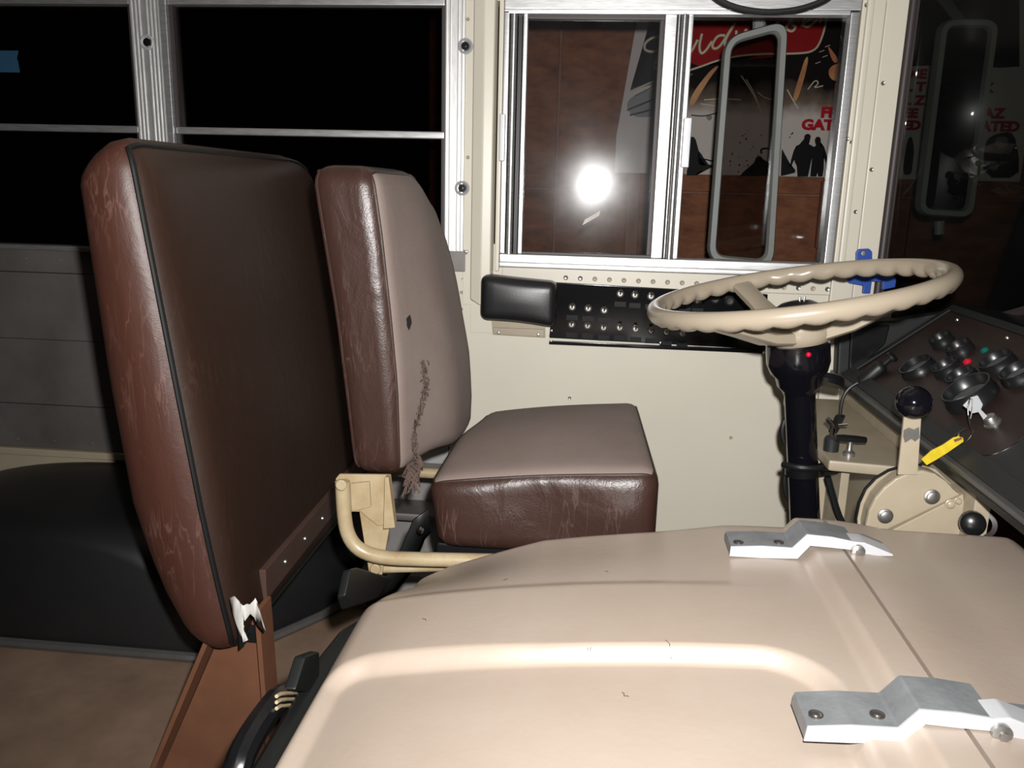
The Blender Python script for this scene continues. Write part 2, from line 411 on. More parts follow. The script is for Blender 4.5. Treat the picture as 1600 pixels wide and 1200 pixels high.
# --- ribbed aluminium posts
def ribbed(name, x0, x1, z0, z1, lab, ym=W-.006):
    o = struct(B().bb((x0, ym, z0), (x1, W+.05, z1), .002).build(name, 'alur'), lab)
    n = int((x1-x0)/.0085)
    for i in range(n):
        if 0.40 < (i+.5)/n < 0.56: continue
        xx = x0 + (i+.5)*(x1-x0)/n
        B().bb((xx-.0028, ym-.0032, z0+.002), (xx+.0028, ym+.001, z1-.002), .0012).build('rib', 'alur', o)
    return o
t1 = ribbed('trim_1', -1.063, -0.992, .82, 1.9, 'ribbed aluminium post between the two rear windows')
B().bb((-.991, W-.012, .82), (-.975, W+.04, 1.9), .002).build('jamb', 'alub', t1)
t2 = ribbed('trim_2', -0.350, -0.306, .84, 1.9, 'ribbed aluminium post left of the cream channel')
B().bb((-.352, W-.004, .795), (-.30, W+.04, .845), .002).build('corner_plate', 'alupanel', t2)
B().bb((-.306, W-.003, .72), (-.285, W+.05, 1.9), .001).build('flange', 'cream', t2)
for px, py, par in ((230, 66, t1), (727, 72, t2), (722, 294, t2)):
    p = aY(px, py, W-.008)
    o = B().lathe([(.0165, 0), (.0165, .004), (.0135, .007), (.0115, .005), (.0085, .001), (.0085, .0)], p+V((0, .003, 0)), p-V((0, 1, 0)), 26, False, True).build('snap_ring', 'castw', par, label='round bright snap ring')
    B().lathe([(.0088, 0), (.0088, .003), (.005, .003), (.004, .006), (0, .0065)], p+V((0, .001, 0)), p-V((0, 1, 0)), 18, True, True).build('snap_core', 'black', o if False else par)
for px, py in ((731, 30), (731, 246), (728, 395)):
    rivet(px, py, W-.003, .004, 'cream2', t2, 'screw')
p = aY(729, 393, W-.012); B().box(p, (.008, .014, .006), None, .002).build('latch_tongue', 'alub', t2)
# --- cream channel post
c0 = -.289
t3 = struct(B().prism([(c0, W, 0.735), (c0+.004, W-.022, .735), (c0+.028, W-.032, .722), (c0+.050, W-.030, .735), (c0+.054, W, .735)], (0, 0, 1.15), .003).build('trim_3', 'cream'), 'cream channel post beside the sliding window')
B().bb((-.232, W-.012, .80), (-.222, W+.03, 1.87), .002).build('edge_strip', 'cream', t3)
for px, py in ((771, 211), (771, 20)): rivet(px, py, W-.012, .004, 'steel', t3, 'screw')
# --- A pillar and windshield gasket
t4 = struct(B().bb((.512, W-.012, .30), (.560, W+.05, 1.88), .004).build('trim_4', 'cream'), 'cream corner pillar between side window and windshield')
B().bb((.5605, W-.008, .30), (.607, W+.05, 1.88), .004).build('pillar_cover', 'cream', t4)
B().bb((.520, W-.022, .82), (.534, W-.010, 1.40), .004).build('edge_bead', 'cream', t4)
for px, py in ((1380, 130), (1362, 265), (1337, 331), (1327, 7), (1324, 217), (1331, 222), (1354, 8)):
    rivet(px, py, W-.012, .0045, 'steel', t4, 'screw')
# --- driver's sliding window (window_1)
x0, x1, z0, z1 = -.222, .512, .810, 1.372
w1 = struct(B().bb((x0, W-.014, z1-.018), (x1, W+.045, z1+.012), .003).bb((x0, W-.010, z1-.026), (x1-.02, W+.02, z1-.012), .002)
            .build('window_1', 'alub'), 'aluminium framed sliding window beside the driver')
B().bb((x0, W-.018, z0), (x1, W+.045, z0+.012), .003).bb((x0, W-.012, z0+.010), (x1, W+.045, z0+.030), .003).build('bottom_rail', 'alub', w1)
B().bb((x0, W-.010, z0+.03), (x0+.012, W+.045, z1-.020), .002).build('jamb', 'alu', w1)
B().tube([(x0+.021, W-.002, z0+.03), (x0+.021, W-.002, z1-.024)], .0075, 12).build('jamb_bead', 'alu', w1)
B().bb((x1-.020, W-.012, z0+.03), (x1-.002, W+.026, z1-.020), .002).build('jamb', 'alu', w1)
B().bb((x0+.030, W+.006, z0+.03), (x0+.038, W+.03, z1-.024)).build('channel', 'rubber', w1)
# meeting stile stack
B().bb((.145, W-.002, z0+.03), (.150, W+.03, z1-.024), .002).build('stile', 'alu', w1)
B().tube([(.158, W-.004, z0+.03), (.158, W-.004, z1-.024)], .0068, 12).build('stile_bead', 'alu', w1)
B().bb((.166, W-.004, z0+.03), (.177, W+.03, z1-.024), .002).build('stile', 'alu', w1)
# sash: pivoted about a degree so that its pane faces a touch rearward
sash_c = V((-.045, W+.012, 1.08))
SR = Matrix.Rotation(math.radians(0.9), 3, 'Z') @ Matrix.Rotation(math.radians(-0.35), 3, 'X')
def sbox(a, b, bev=.002):
    a, b = V(a), V(b); q = B(); c = (a+b)/2 - sash_c
    q.box(sash_c + SR @ c, (abs(b.x-a.x), abs(b.y-a.y), abs(b.z-a.z)), SR, bev); return q
sh = sbox((.118, W-.002, z0+.03), (.143, W+.028, z1-.024)).build('sash', 'alub', w1)
sbox((x0+.040, W+.002, z0+.03), (x0+.050, W+.026, z1-.024)).build('sash_stile', 'alub', w1)
sbox((x0+.045, W+.004, z1-.034), (.122, W+.024, z1-.024)).build('sash_rail', 'gasket', w1)
sbox((x0+.045, W+.004, z0+.028), (.122, W+.024, z0+.036)).build('sash_rail', 'gasket', w1)
sbox((.108, W+.006, z0+.03), (.119, W+.022, z1-.024)).build('sash_gasket', 'gasket', w1)
sbox((x0+.048, W+.012, z0+.034), (.112, W+.016, z1-.032), 0).build('sliding_pane', 'glass', w1)
pc = aY(925, 341, W+.011); B().prism([aY(910, 352, W+.010), aY(914, 343, W+.010), aY(938, 329, W+.010), aY(936, 337, W+.010)], (0, .0012, 0)).build('white_patch', 'white', w1, label='small white patch on the pane')  # thin white patch lying at the sliding pane
B().bb((.177, W+.020, z0+.03), (x1-.02, W+.024, z1-.020)).build('fixed_pane', 'glassclear', w1)
for px, py0, py1 in ((785, 178, 252), (1072, 184, 262)):
    a, b = aY(px-3.5, py0, W-.016), aY(px+3.5, py1, W-.016)
    B().bb((a.x, W-.024, b.z), (b.x, W-.004, a.z), .002).build('sash_pull', 'castw', w1)
# --- rear split sash windows
def rear_window(name, a, b, lab):
    w = struct(B().bb((a, W-.006, 1.362), (b, W+.04, 1.378), .002).bb((a, W+.0, 1.376), (b, W+.04, 1.395), .002).build(name, 'alub'), lab)
    B().bb((a, W-.004, 1.087), (b, W+.03, 1.103), .003).build('meeting_rail', 'alub', w)
    B().bb((a, W+.008, .820), (b, W+.03, .826), .001).build('bottom_rail', 'alub', w)
    B().bb((a, W+.016, 1.10), (b, W+.02, 1.37)).build('upper_pane', 'glassdark', w)
    B().bb((a, W+.006, .824), (b, W+.010, 1.09)).build('lower_pane', 'glassdark', w)
    for xx in (a+.004, b-.004): B().bb((xx-.004, W+.002, .824), (xx+.004, W+.035, 1.37), .001).build('side_channel', 'gasket', w)
    return w
rear_window('window_2', -.974, -.351, 'split rear side window directly behind the driver')
rear_window('window_3', -1.70, -1.064, 'split rear side window at the far left')
rear_window('window_4', -2.42, -1.80, 'split rear side window further back')
struct(B().bb((-1.80, W-.006, .82), (-1.70, W+.05, 1.9), .002).build('trim_6', 'alur'), 'aluminium post further back')
# blue masking tape on the far left pane
a, b = aY(-70, 78, W+.012), aY(31, 113, W+.012)
n = 8
tp = [(b.x, a.z), (b.x-.006, (a.z*2+b.z)/3), (b.x-.004, (a.z+b.z)/2), (b.x-.002, b.z), (a.x, b.z), (a.x, a.z)]
tag(B().prism([(x, W+.0145, z) for x, z in tp], (0, .001, 0)).build('tape_strip', 'tape', smooth=False), 'strip of blue masking tape stuck on the far left window pane', 'tape')

# --- windshield: gasket and curved corner pane
def wsx(t):   # plan curve from the corner forward and across
    ang = t*math.radians(62)
    return V((.612 + .30*(math.sin(ang)), W+.01 - .36*(1-math.cos(ang)) - .02*t, 0))
plan = [wsx(i/10) for i in range(11)]
end = plan[-1]; plan += [end + V((.02, -.14, 0)), end + V((.035, -.40, 0)), end + V((.04, -1.0, 0)), end+V((.04, -1.9, 0))]
g = B(); g.strip([p+V((0, 0, .62+.15*min(1, i/9))) for i, p in enumerate(plan)], [p+V((-.03*min(1, i/10), 0, 1.75)) for i, p in enumerate(plan)])
w5 = struct(g.build('window_5', 'glassws'), 'dark curved windshield glass')
sd = w5.modifiers.new('thick', 'SOLIDIFY'); sd.thickness = 0.004
t5 = struct(B().tube([(.614, W-.004, .50), (.614, W-.004, 1.80)], .0105, 12).bb((.606, W-.012, .50), (.626, W+.03, 1.80), .004).build('trim_5', 'gasket'), 'dark rubber gasket of the windshield')
B().tube([p+V((-.006, -.004, .625+.15*min(1, i/9))) for i, p in enumerate(plan)], .012, 8).build('bottom_gasket', 'gasket', t5)

# ================================================================== OUTSIDE: garage wall, banner, mirrors
YG = 3.05
wg = struct(B().bb((-.62, YG+.02, -.6), (4.0, YG+.06, 2.6)).build('wall_garage', 'lumber'), 'strand board garage wall beyond the bus')
for a, b in ((-.62, -.165), (-.155, 1.055), (1.065, 2.28), (2.29, 3.5)):
    for c, d in ((-.6, .985), (.992, 2.4)):
        B().bb((a, YG, c), (b, YG+.02, d), .002).build('panel', 'osb', wg)
for px, py0, py1 in ((1287, 283, 388), (986, 260, 470)):
    q = aY(px, (py0+py1)/2, YG); zt, zb = aY(px, py0, YG).z, aY(px, py1, YG).z
    B().bb((q.x-.022, YG-.03, zb), (q.x+.022, YG, zt), .003).build('stud', 'lumber', wg)
struct(B().bb((-9.0, 5.0, -.6), (-.2, 5.1, 3.2)).build('wall_garage_far', 'garred'), 'dark red boarding deep in the garage')
# banner
YB = YG-.034
tl = aY(1010, 35, YB)
zb = aY(1200, 275, YB).z; zt = 1.66
bx0 = aY(968, 270, YB).x; bx1 = aY(1594, 281, YB).x
ban = thing('banner', (bx0+.6, YB, zb), 'printed banner of a motorcycle event hung on the strand board wall', 'banner')
def Q(px, py, k=1): return aY(px, py, YB-.0006*k)
B().prism([(aY(960, 277, YB).x, YB, zb), (bx1, YB, zb), (bx1, YB, zt), (aY(1003, 20, YB).x, YB, zt), (aY(963, 213, YB).x, YB, aY(963, 213, YB).z)], (0, .003, 0)).build('sheet', 'banner', ban)
def pr(name, m, pts, k, lab=None):
    q = B(); vv = [q.bm.verts.new(Q(x, y, k)) for x, y in pts]; q.bm.faces.new(vv)
    bmesh.ops.triangulate(q.bm, faces=q.bm.faces[:])
    r = bmesh.ops.extrude_face_region(q.bm, geom=q.bm.faces[:]); bmesh.ops.translate(q.bm, verts=[e for e in r['geom'] if isinstance(e, bmesh.types.BMVert)], vec=(0, .0004, 0))
    return q.build(name, m, ban, smooth=False, label=lab)
def chaikin(pts, it=2):
    for _ in range(it):
        q = []
        for i in range(len(pts)):
            a, b = pts[i], pts[(i+1) % len(pts)]
            q += [(a[0]*.75+b[0]*.25, a[1]*.75+b[1]*.25), (a[0]*.25+b[0]*.75, a[1]*.25+b[1]*.75)]
        pts = q
    return pts
# dark artwork band, soft ragged lower edge
def art_mat():
    m = bpy.data.materials.new('printed_artwork_fade'); m.use_nodes = True; nt = m.node_tree; N = nt.nodes; L = nt.links
    b = N['Principled BSDF']; b.inputs['Roughness'].default_value = .6; b.inputs['Specular IOR Level'].default_value = .08
    tc = N.new('ShaderNodeTexCoord'); sx = N.new('ShaderNodeSeparateXYZ'); L.new(tc.outputs['Object'], sx.inputs[0])
    nz = N.new('ShaderNodeTexNoise'); nz.inputs['Scale'].default_value = 9; nz.inputs['Detail'].default_value = 7; L.new(tc.outputs['Object'], nz.inputs[0])
    zt_, zb_ = aY(1200, 118, YB).z-zb, aY(1200, 188, YB).z-zb
    mr = N.new('ShaderNodeMapRange'); mr.inputs['From Min'].default_value = zb_; mr.inputs['From Max'].default_value = zt_; L.new(sx.outputs[2], mr.inputs[0])
    ad = N.new('ShaderNodeMath'); ad.operation = 'MULTIPLY_ADD'; L.new(nz.outputs[0], ad.inputs[0]); ad.inputs[1].default_value = .9; ad.inputs[2].default_value = -.45
    a2 = N.new('ShaderNodeMath'); a2.operation = 'ADD'; L.new(mr.outputs[0], a2.inputs[0]); L.new(ad.outputs[0], a2.inputs[1])
    r = N.new('ShaderNodeValToRGB'); e = r.color_ramp.elements
    e[0].position = .05; e[0].color = srgb(206, 193, 186); e[1].position = .85; e[1].color = srgb(22, 15, 15)
    k = e.new(.45); k.color = srgb(120, 102, 90)
    L.new(a2.outputs[0], r.inputs[0]); L.new(r.outputs[0], b.inputs['Base Color'])
    return m
pr('dark_artwork', art_mat(), [(1022, 10), (984, 143), (1036, 126), (1058, 130), (1066, 205), (1330, 205), (1335, 10)], 1)
pr('dark_artwork', 'pblack', [(1336, 0), (1336, 98), (1420, 104), (1500, 100), (1560, 106), (1593, 104), (1593, 0)], 1)
pr('black_emblem', 'pblack', [(1034, 45), (987, 142), (1036, 122), (1036, 45)], 1.5)
pr('red_label', 'pred', chaikin([(1050, 0), (1050, 60), (1082, 108), (1130, 92), (1180, 84), (1250, 83), (1276, 80), (1286, 60), (1296, 0)], 1), 2)
def stroke(pts, r, m, k, nm, smooth=2):
    q = B(); q.tube([Q(x, y, k) for x, y in pts], r, 6, smooth=smooth); return q.build(nm, m, ban)
stroke([(984, 143), (1036, 121), (1082, 109), (1130, 91), (1180, 84), (1250, 84), (1272, 80), (1282, 66), (1290, 40), (1296, 5)], .0035, 'pcream', 3, 'label_border')
stroke([(992, 150), (1036, 128), (1082, 116)], .0025, 'pgrey', 3, 'label_border')
# script lettering "Budweiser" in flowing strokes
LET = 'letter_stroke'
B1 = [[(1032, 100), (1027, 105), (1023, 100), (1027, 90), (1036, 72), (1044, 50)],
      [(1038, 62), (1022, 62), (1010, 70), (1010, 80), (1024, 82), (1040, 74), (1052, 58), (1058, 48), (1062, 52), (1056, 62), (1046, 68), (1056, 72), (1056, 84), (1044, 96), (1030, 100)],
      [(1072, 62), (1064, 80), (1066, 88), (1074, 84), (1084, 66)], [(1090, 58), (1086, 74), (1088, 84), (1094, 82), (1104, 68)],
      [(1122, 60), (1112, 60), (1104, 72), (1106, 78), (1114, 76), (1124, 62), (1136, 44)], [(1136, 44), (1122, 66), (1122, 76), (1130, 72)],
      [(1138, 54), (1138, 66), (1144, 66), (1152, 52)], [(1152, 52), (1151, 64), (1157, 64), (1166, 48)],
      [(1168, 58), (1180, 50), (1180, 44), (1172, 48), (1168, 60), (1176, 62), (1186, 54)],
      [(1196, 42), (1190, 56), (1196, 58)], [(1200, 32), (1201, 34)],
      [(1204, 54), (1218, 34), (1214, 46), (1222, 48), (1216, 56), (1208, 52)],
      [(1228, 48), (1242, 38), (1242, 30), (1234, 34), (1230, 46), (1238, 50), (1250, 40)],
      [(1254, 44), (1262, 24)], [(1258, 34), (1266, 26), (1274, 28)]]
for s_ in B1: stroke([(1034+(x-1034)*1.12, 60+(y-64)*1.2) for x, y in s_], .0046, 'pcream', 4, LET)
# flames, pipes and sparks of the artwork
for poly in ([(1126, 100), (1112, 118), (1098, 140), (1082, 168), (1076, 160), (1086, 140), (1100, 122), (1112, 108)], [(1258, 90), (1264, 88), (1258, 118), (1246, 158), (1238, 160), (1242, 140), (1250, 116)],
             [(1292, 70), (1300, 78), (1312, 96), (1302, 100)], [(1312, 52), (1318, 60), (1324, 72), (1316, 72)], [(1296, 104), (1318, 96), (1320, 122), (1304, 128), (1294, 118)]):
    pr('flame_artwork', 'pflame', chaikin(poly, 2), 3)
for pts in ([(1158, 118), (1170, 136), (1182, 156), (1192, 182)], [(1166, 124), (1180, 148), (1186, 168)], [(1184, 144), (1196, 154), (1214, 156)], [(1230, 140), (1242, 162), (1248, 170)], [(1262, 140), (1274, 124), (1280, 130), (1270, 138), (1286, 134)], [(1100, 156), (1128, 154), (1158, 156)], [(1094, 162), (1122, 166)]):
    stroke(pts, .0022, 'pcream', 4, 'pipe_artwork')
for x, y in ((1284, 80), (1289, 88), (1278, 98), (1293, 72)):
    stroke([(x-4, y+1.5), (x+4, y-1.5)], .0012, 'pcream', 4, 'spark_artwork', 0)
pr('engine_artwork', 'pgrey', chaikin([(978, 168), (984, 152), (1010, 142), (1036, 134), (1040, 168), (1024, 182), (990, 184)]), 2)
for pts in ([(980, 172), (1000, 164), (1034, 150)], [(984, 180), (1010, 174), (1036, 164)]): stroke(pts, .003, 'pdark', 3, 'engine_artwork')
stroke([(1080, 180), (1100, 182), (1122, 176)], .002, 'pdark', 3, 'pipe_artwork')
pr('headlamp_artwork', 'pgrey', chaikin([(1102, 182), (1110, 178), (1114, 184), (1108, 190)]), 3)
# red lettering
def lettering(txt, px, py, hpx, k=3, sx=1.0):
    cu = bpy.data.curves.new('t', 'FONT'); cu.body = txt; cu.align_x = 'LEFT'; cu.offset = .06; cu.extrude = .0002; cu.resolution_u = 3
    to = bpy.data.objects.new('t', cu); COL.objects.link(to)
    dg = bpy.context.evaluated_depsgraph_get(); me = bpy.data.meshes.new_from_object(to.evaluated_get(dg)); bpy.data.objects.remove(to)
    h = hpx/FPX*YB*1.22
    o = bpy.data.objects.new('lettering', me); o.parent = ban
    p = Q(px, py, k)
    me.transform(Matrix.Translation(p - WORLD[ban.name]) @ Matrix.Rotation(math.radians(90), 4, 'X') @ Matrix.Diagonal((h*sx, h, 1, 1)))
    me.materials.clear(); me.materials.append(M['predt']); COL.objects.link(o); o['label'] = 'red capital lettering'
for a in (('N', 1303, 145, 15), ('FR', 1282, 183, 16), ('GATE', 1252, 202, 16), ('ME', 1418, 122, 14), ('L T', 1414, 142, 14), ('L Z', 1412, 163, 14), ('EE', 1411, 183, 14), ('ED', 1410, 202, 14), ('K', 1536, 144, 14), ('AZ', 1536, 184, 15), ('ATED', 1531, 204, 15)):
    lettering(*a, sx=1.15)
# black silhouettes printed along the bottom
def sil(pts, nm='silhouette', it=1): return pr(nm, 'pblack', chaikin(pts, it), 4)
def cs(pts, it=0): return sil([(1060+x/5, 180+y/5) for x, y in pts], it=it)
cs([(65, 470), (65, 440), (78, 380), (80, 300), (78, 230), (85, 185), (100, 168), (120, 170), (135, 190), (140, 230), (160, 280), (185, 310), (188, 330), (165, 340), (150, 325), (152, 360), (165, 385), (200, 395), (235, 385), (262, 390), (265, 405), (215, 430), (150, 438), (140, 470)])
stroke([(1092, 254), (1100, 248), (1112, 252), (1122, 250)], .0022, 'pblack', 4, 'silhouette')
cs([(930, 480), (925, 400), (905, 350), (890, 380), (885, 410), (872, 400), (880, 350), (900, 280), (920, 240), (965, 220), (975, 205), (982, 185), (985, 160), (1000, 147), (1022, 147), (1035, 162), (1030, 188), (1012, 208), (1020, 225), (1060, 248), (1050, 310), (1035, 370), (1025, 420), (1012, 480)])
cs([(1030, 480), (1035, 420), (1040, 380), (1045, 320), (1055, 250), (1075, 238), (1068, 215), (1066, 190), (1078, 170), (1100, 168), (1112, 185), (1112, 210), (1108, 238), (1140, 250), (1155, 300), (1170, 350), (1168, 400), (1165, 435), (1152, 430), (1155, 385), (1140, 340), (1130, 330), (1135, 420), (1125, 480), (1092, 480), (1085, 450), (1078, 480)])
cs([(480, 475), (510, 440), (580, 435), (610, 390), (590, 370), (610, 325), (640, 330), (640, 370), (690, 360), (720, 380), (720, 475)])
cs([(800, 475), (808, 260), (830, 300), (850, 350), (870, 400), (915, 430), (910, 450), (830, 470)])
stroke([(1208, 232), (1188, 232), (1190, 240)], .003, 'pblack', 4, 'silhouette')
stroke([(1188, 256), (1184, 244), (1190, 248)], .004, 'pblack', 4, 'silhouette')
sil([(1410, 272), (1414, 240), (1418, 218), (1424, 212), (1428, 226), (1428, 244), (1424, 256), (1426, 268), (1420, 274)])
sil([(1536, 278), (1538, 226), (1548, 212), (1570, 206), (1584, 208), (1592, 240), (1592, 278)])
sil([(1522, 278), (1522, 224), (1530, 230), (1532, 250), (1530, 278)])
pr('poster_picture', 'pgrey', chaikin([(1554, 214), (1574, 213), (1576, 230), (1556, 232)], 1), 5)
pr('poster_picture', 'pgrey', chaikin([(1545, 250), (1562, 256), (1556, 268), (1542, 262)], 1), 5)
for i in range(26):
    x = random.choice((random.uniform(1150, 1190), random.uniform(1232, 1250), random.uniform(1140, 1160))); y = random.uniform(204, 272)
    s_ = random.uniform(.6, 1.5)
    pr('ink_splatter', 'pblack', [(x-s_, y), (x, y-s_*1.6), (x+s_, y+s_*.3), (x, y+s_*1.8)], 4)

# outside mirrors
def mirror(name, Y, outer, r, wf, lab, panem, depth, brk):
    base = aY(outer[2][0], outer[2][1], Y)
    t = thing(name, base, lab, 'mirror')
    pts = [aY(x, y, Y) for x, y in outer]
    cc = sum(pts, V((0, 0, 0)))/4
    def rounded(ps, rr):
        out = []
        for i in range(4):
            p, a, b = ps[i], ps[i-1], ps[(i+1) % 4]
            da, db = (a-p).normalized(), (b-p).normalized()
            for k in range(7):
                s = k/6; out.append(((p+da*rr)*(1-s)+p*s)*(1-s) + (p*(1-s)+(p+db*rr)*s)*s)
        return out
    ins = []
    for i in range(4):
        p, a, b = pts[i], pts[i-1], pts[(i+1) % 4]
        da, db = (a-p).normalized(), (b-p).normalized(); ins.append(p+(da+db)*wf)
    O, I = rounded(pts, r), rounded(ins, max(.012, r-wf*.8))
    mid = [(o*.5+i*.5) for o, i in zip(O, I)]
    q = B(); n = len(O)
    ring = [O, [m + V((0, -depth*.5, 0)) + (o-m)*.6 for m, o in zip(mid, O)], [m+V((0, -depth*.5, 0)) + (i-m)*.6 for m, i in zip(mid, I)], I, [i+V((0, depth*.5, 0)) for i in I], [o+V((0, depth*.5, 0)) for o in O]]
    vv = [[q.bm.verts.new(p) for p in R_] for R_ in ring]
    for k in range(len(vv)):
        A, C_ = vv[k], vv[(k+1) % len(vv)]
        for i in range(n): q.bm.faces.new((A[i], A[(i+1) % n], C_[(i+1) % n], C_[i]))
    q.build('frame', 'mirrorframe', t)
    q = B(); q.prism([i+(i-cc).normalized()*.002 for i in I], (0, .004, 0)); q.build('pane', panem, t)
    for a, b, rr, *ye in brk: B().tube([aY(a[0], a[1], Y+.02), aY(b[0], b[1], ye[0] if ye else Y+.02)] + ([aY(b[0], b[1], 1.94)] if ye else []), rr, 10).build('bracket', 'mirrorframe', t)
    return t
mirror('side_mirror', 2.25, [(1131, 58), (1232, 30), (1208, 420), (1104, 410)], .045, .022, 'tall rounded grey mirror frame hanging outside the sliding window', 'glassmir', .03, [((1186, 50), (1186, 10), .016), ((1186, 12), (1150, -60), .012, 1.99)])
mirror('side_mirror', 2.25, [(1468, 30), (1560, 30), (1518, 342), (1430, 336)], .035, .020, 'tall grey mirror frame seen through the dark windshield', 'darkmir', .03, [((1468, 345), (1468, 366), .012), ((1500, 32), (1430, -60), .012, 1.99)])

# ================================================================== WHEEL HOUSING
xc, hl, hh_ = -1.14, .60, .285
def arch_pt(u, s):
    # u along the half ellipse 0..pi, s from the inner (aisle) side toward the wall
    off = lerp([(0, 0.0), (.25, .0), (1, 0)], s)
    prof = lerp([(0, .86), (.05, .93), (.12, .975), (.22, .995), (.35, 1.0), (1, 1.0)], s)
    y = lerp([(0, 1.50), (.05, 1.515), (.12, 1.545), (.22, 1.60), (.35, 1.66), (1, W-.008)], s)
    cu, su = math.cos(u), math.sin(u)
    pl = lerp([(0, .57), (.05, .62), (.12, .69), (.22, .77), (.35, .84), (.6, .94), (1, .99)], s) if cu > 0 else prof
    xx = xc + hl*cu*pl*(abs(cu)**-.12 if abs(cu) > 1e-3 else 1); zz = hh_*prof*su**.8 if su > 0 else 0
    return V((xx, y, zz))
q = B(); S = [0, .025, .05, .085, .12, .17, .22, .28, .35, .5, .7, 1]; UU = [math.pi*i/40 for i in range(41)]
gr = [[q.bm.verts.new(arch_pt(u, s)) for s in S] for u in UU]
for i in range(40):
    for j in range(len(S)-1): q.bm.faces.new((gr[i][j], gr[i+1][j], gr[i+1][j+1], gr[i][j+1]))
q.bm.faces.new([gr[i][0] for i in range(41)])
wa = thing('wheel_housing', (xc, 1.7, 0), 'black rubber covered wheel housing bulging from the wall behind the padded partition', 'wheel housing')
q.build('cover', 'arch', wa, angle=50)
q = B(); q.tube([V((xc-hl, 1.494, .010))] + [V((xc+hl*.5, 1.494, .010))] + [arch_pt(0, k)+V((.006, -.006, .010)) for k in (0, .05, .12, .22, .35, .5, .7, 1)], .011, 8); q.build('floor_moulding', 'trimgrey', wa)

# ================================================================== PADDED PARTITION
bar = thing('padded_partition', (-.58, 1.16, 0), 'tall padded brown vinyl partition on a brown steel frame behind the driver seat', 'partition')
PZ0, PZ1, PY0, PY1 = .264, 1.043, 1.10, 1.85
TH = [(.264, .075), (.32, .102), (.38, .124), (.5, .142), (.7, .134), (.9, .118), (1.0, .108), (1.05, .10)]
def pmap(p):
    z = (PZ0+PZ1)/2 + p.z; y = (PY0+PY1)/2 + p.y
    th = lerp(TH, z)
    xf = -.522 - (z-.29)*.140 + .012*math.sin(math.pi*(z-PZ0)/(PZ1-PZ0))*math.sin(math.pi*(y-PY0)/(PY1-PY0))
    x = xf - th*(.5 - p.x/.10)
    z -= .030*smooth01((.03-p.x)/.08)*smooth01((z-.9)/.13)
    # far upper corner is lower and rounder; seam swings forward at the top
    z -= .02*smooth01((y-1.72)/.13)*smooth01((z-.8)/.25)
    return V((x, y, z))
fb, seam = rbox((.05, (PY1-PY0)/2, (PZ1-PZ0)/2), .048, 14, pmap)
fr = fb.pop('+x'); fr.build('front_cover', 'vinyld', bar, angle=80)  # same vinyl as the boxing, its grazing-light dimness put into the colour
join(list(fb.values())).build('boxing', 'vinyl', bar, angle=80)
B().tube([p+V((.001, -.001, 0)) for p in seam('+x')], .0042, 8, closed=True).build('piping', 'rubber', bar, label='black piping along the cover seam')
# rail under the pad, on the frame
rl = B(); rl.prism([(-.530, 1.215, .308), (-.530, 1.84, .322), (-.530, 1.84, .372), (-.530, 1.215, .362)], (.012, 0, 0), .002); rl.build('rail', 'railbrown', bar)
for y_ in (1.30, 1.40, 1.50, 1.64):
    p = V((-.518, y_, .338)); B().lathe([(.005, 0), (.004, .003), (0, .004)], p, p+V((1, 0, 0)), 10, True, True).build('screw', 'steel', bar)
# sheet steel leg: front flange, sloped rear flange, web facing the aisle
yl = 1.17
web = [(-.565, yl, .30), (-.505, yl, .30), (-.498, yl, 0.0), (-.70, yl, 0.0)]
B().prism(web, (0, .004, 0)).build('leg_web', 'brownmetal', bar)
B().prism([(-.508, yl-.03, .33), (-.500, yl-.03, .33), (-.490, yl-.03, 0), (-.498, yl-.03, 0)], (0, .05, 0), .001).build('leg', 'brownmetal', bar)
B().prism([(-.5735, yl-.05, .305), (-.565, yl-.05, .305), (-.70, yl-.05, 0), (-.709, yl-.05, 0)], (0, .07, 0), .001).build('leg', 'brownmetal', bar)
B().prism([(-.508, 1.80, .33), (-.500, 1.80, .33), (-.490, 1.80, 0), (-.498, 1.80, 0)], (0, .05, 0), .001).build('leg', 'brownmetal', bar)
B().bb((-.535, yl-.008, .26), (-.510, yl-.002, .29), .002).build('leg_slot', 'rubber', bar)
# torn white lining hanging from the lower corner
lp = [(360, 934), (366, 931), (369, 938), (375, 941), (380, 946), (386, 943), (391, 944), (396, 938), (399, 934), (402, 940), (400, 950), (403, 962), (408, 972), (415, 986), (410, 983), (403, 975), (397, 964), (392, 958), (387, 962), (383, 970), (379, 963), (376, 966), (380, 978), (384, 990), (388, 1000), (381, 1003), (375, 992), (369, 972), (364, 954)]
q = B(); fr_ = [q.bm.verts.new(aY(x, y, 1.094 + .006*math.sin(x*.7)*math.cos(y*.5))) for x, y in lp]; f_ = q.bm.faces.new(fr_)
bmesh.ops.triangulate(q.bm, faces=[f_])
o = q.build('torn_lining', 'white', bar, label='ragged white torn lining')
md = o.modifiers.new('t', 'SOLIDIFY'); md.thickness = .002
q = B(); q.strip([aY(x, y, 1.10) for x, y in ((365, 960), (372, 990), (374, 1015))], [aY(x, y, 1.10) for x, y in ((372, 965), (382, 992), (384, 1006))]); q.build('torn_piping', 'rubber', bar)

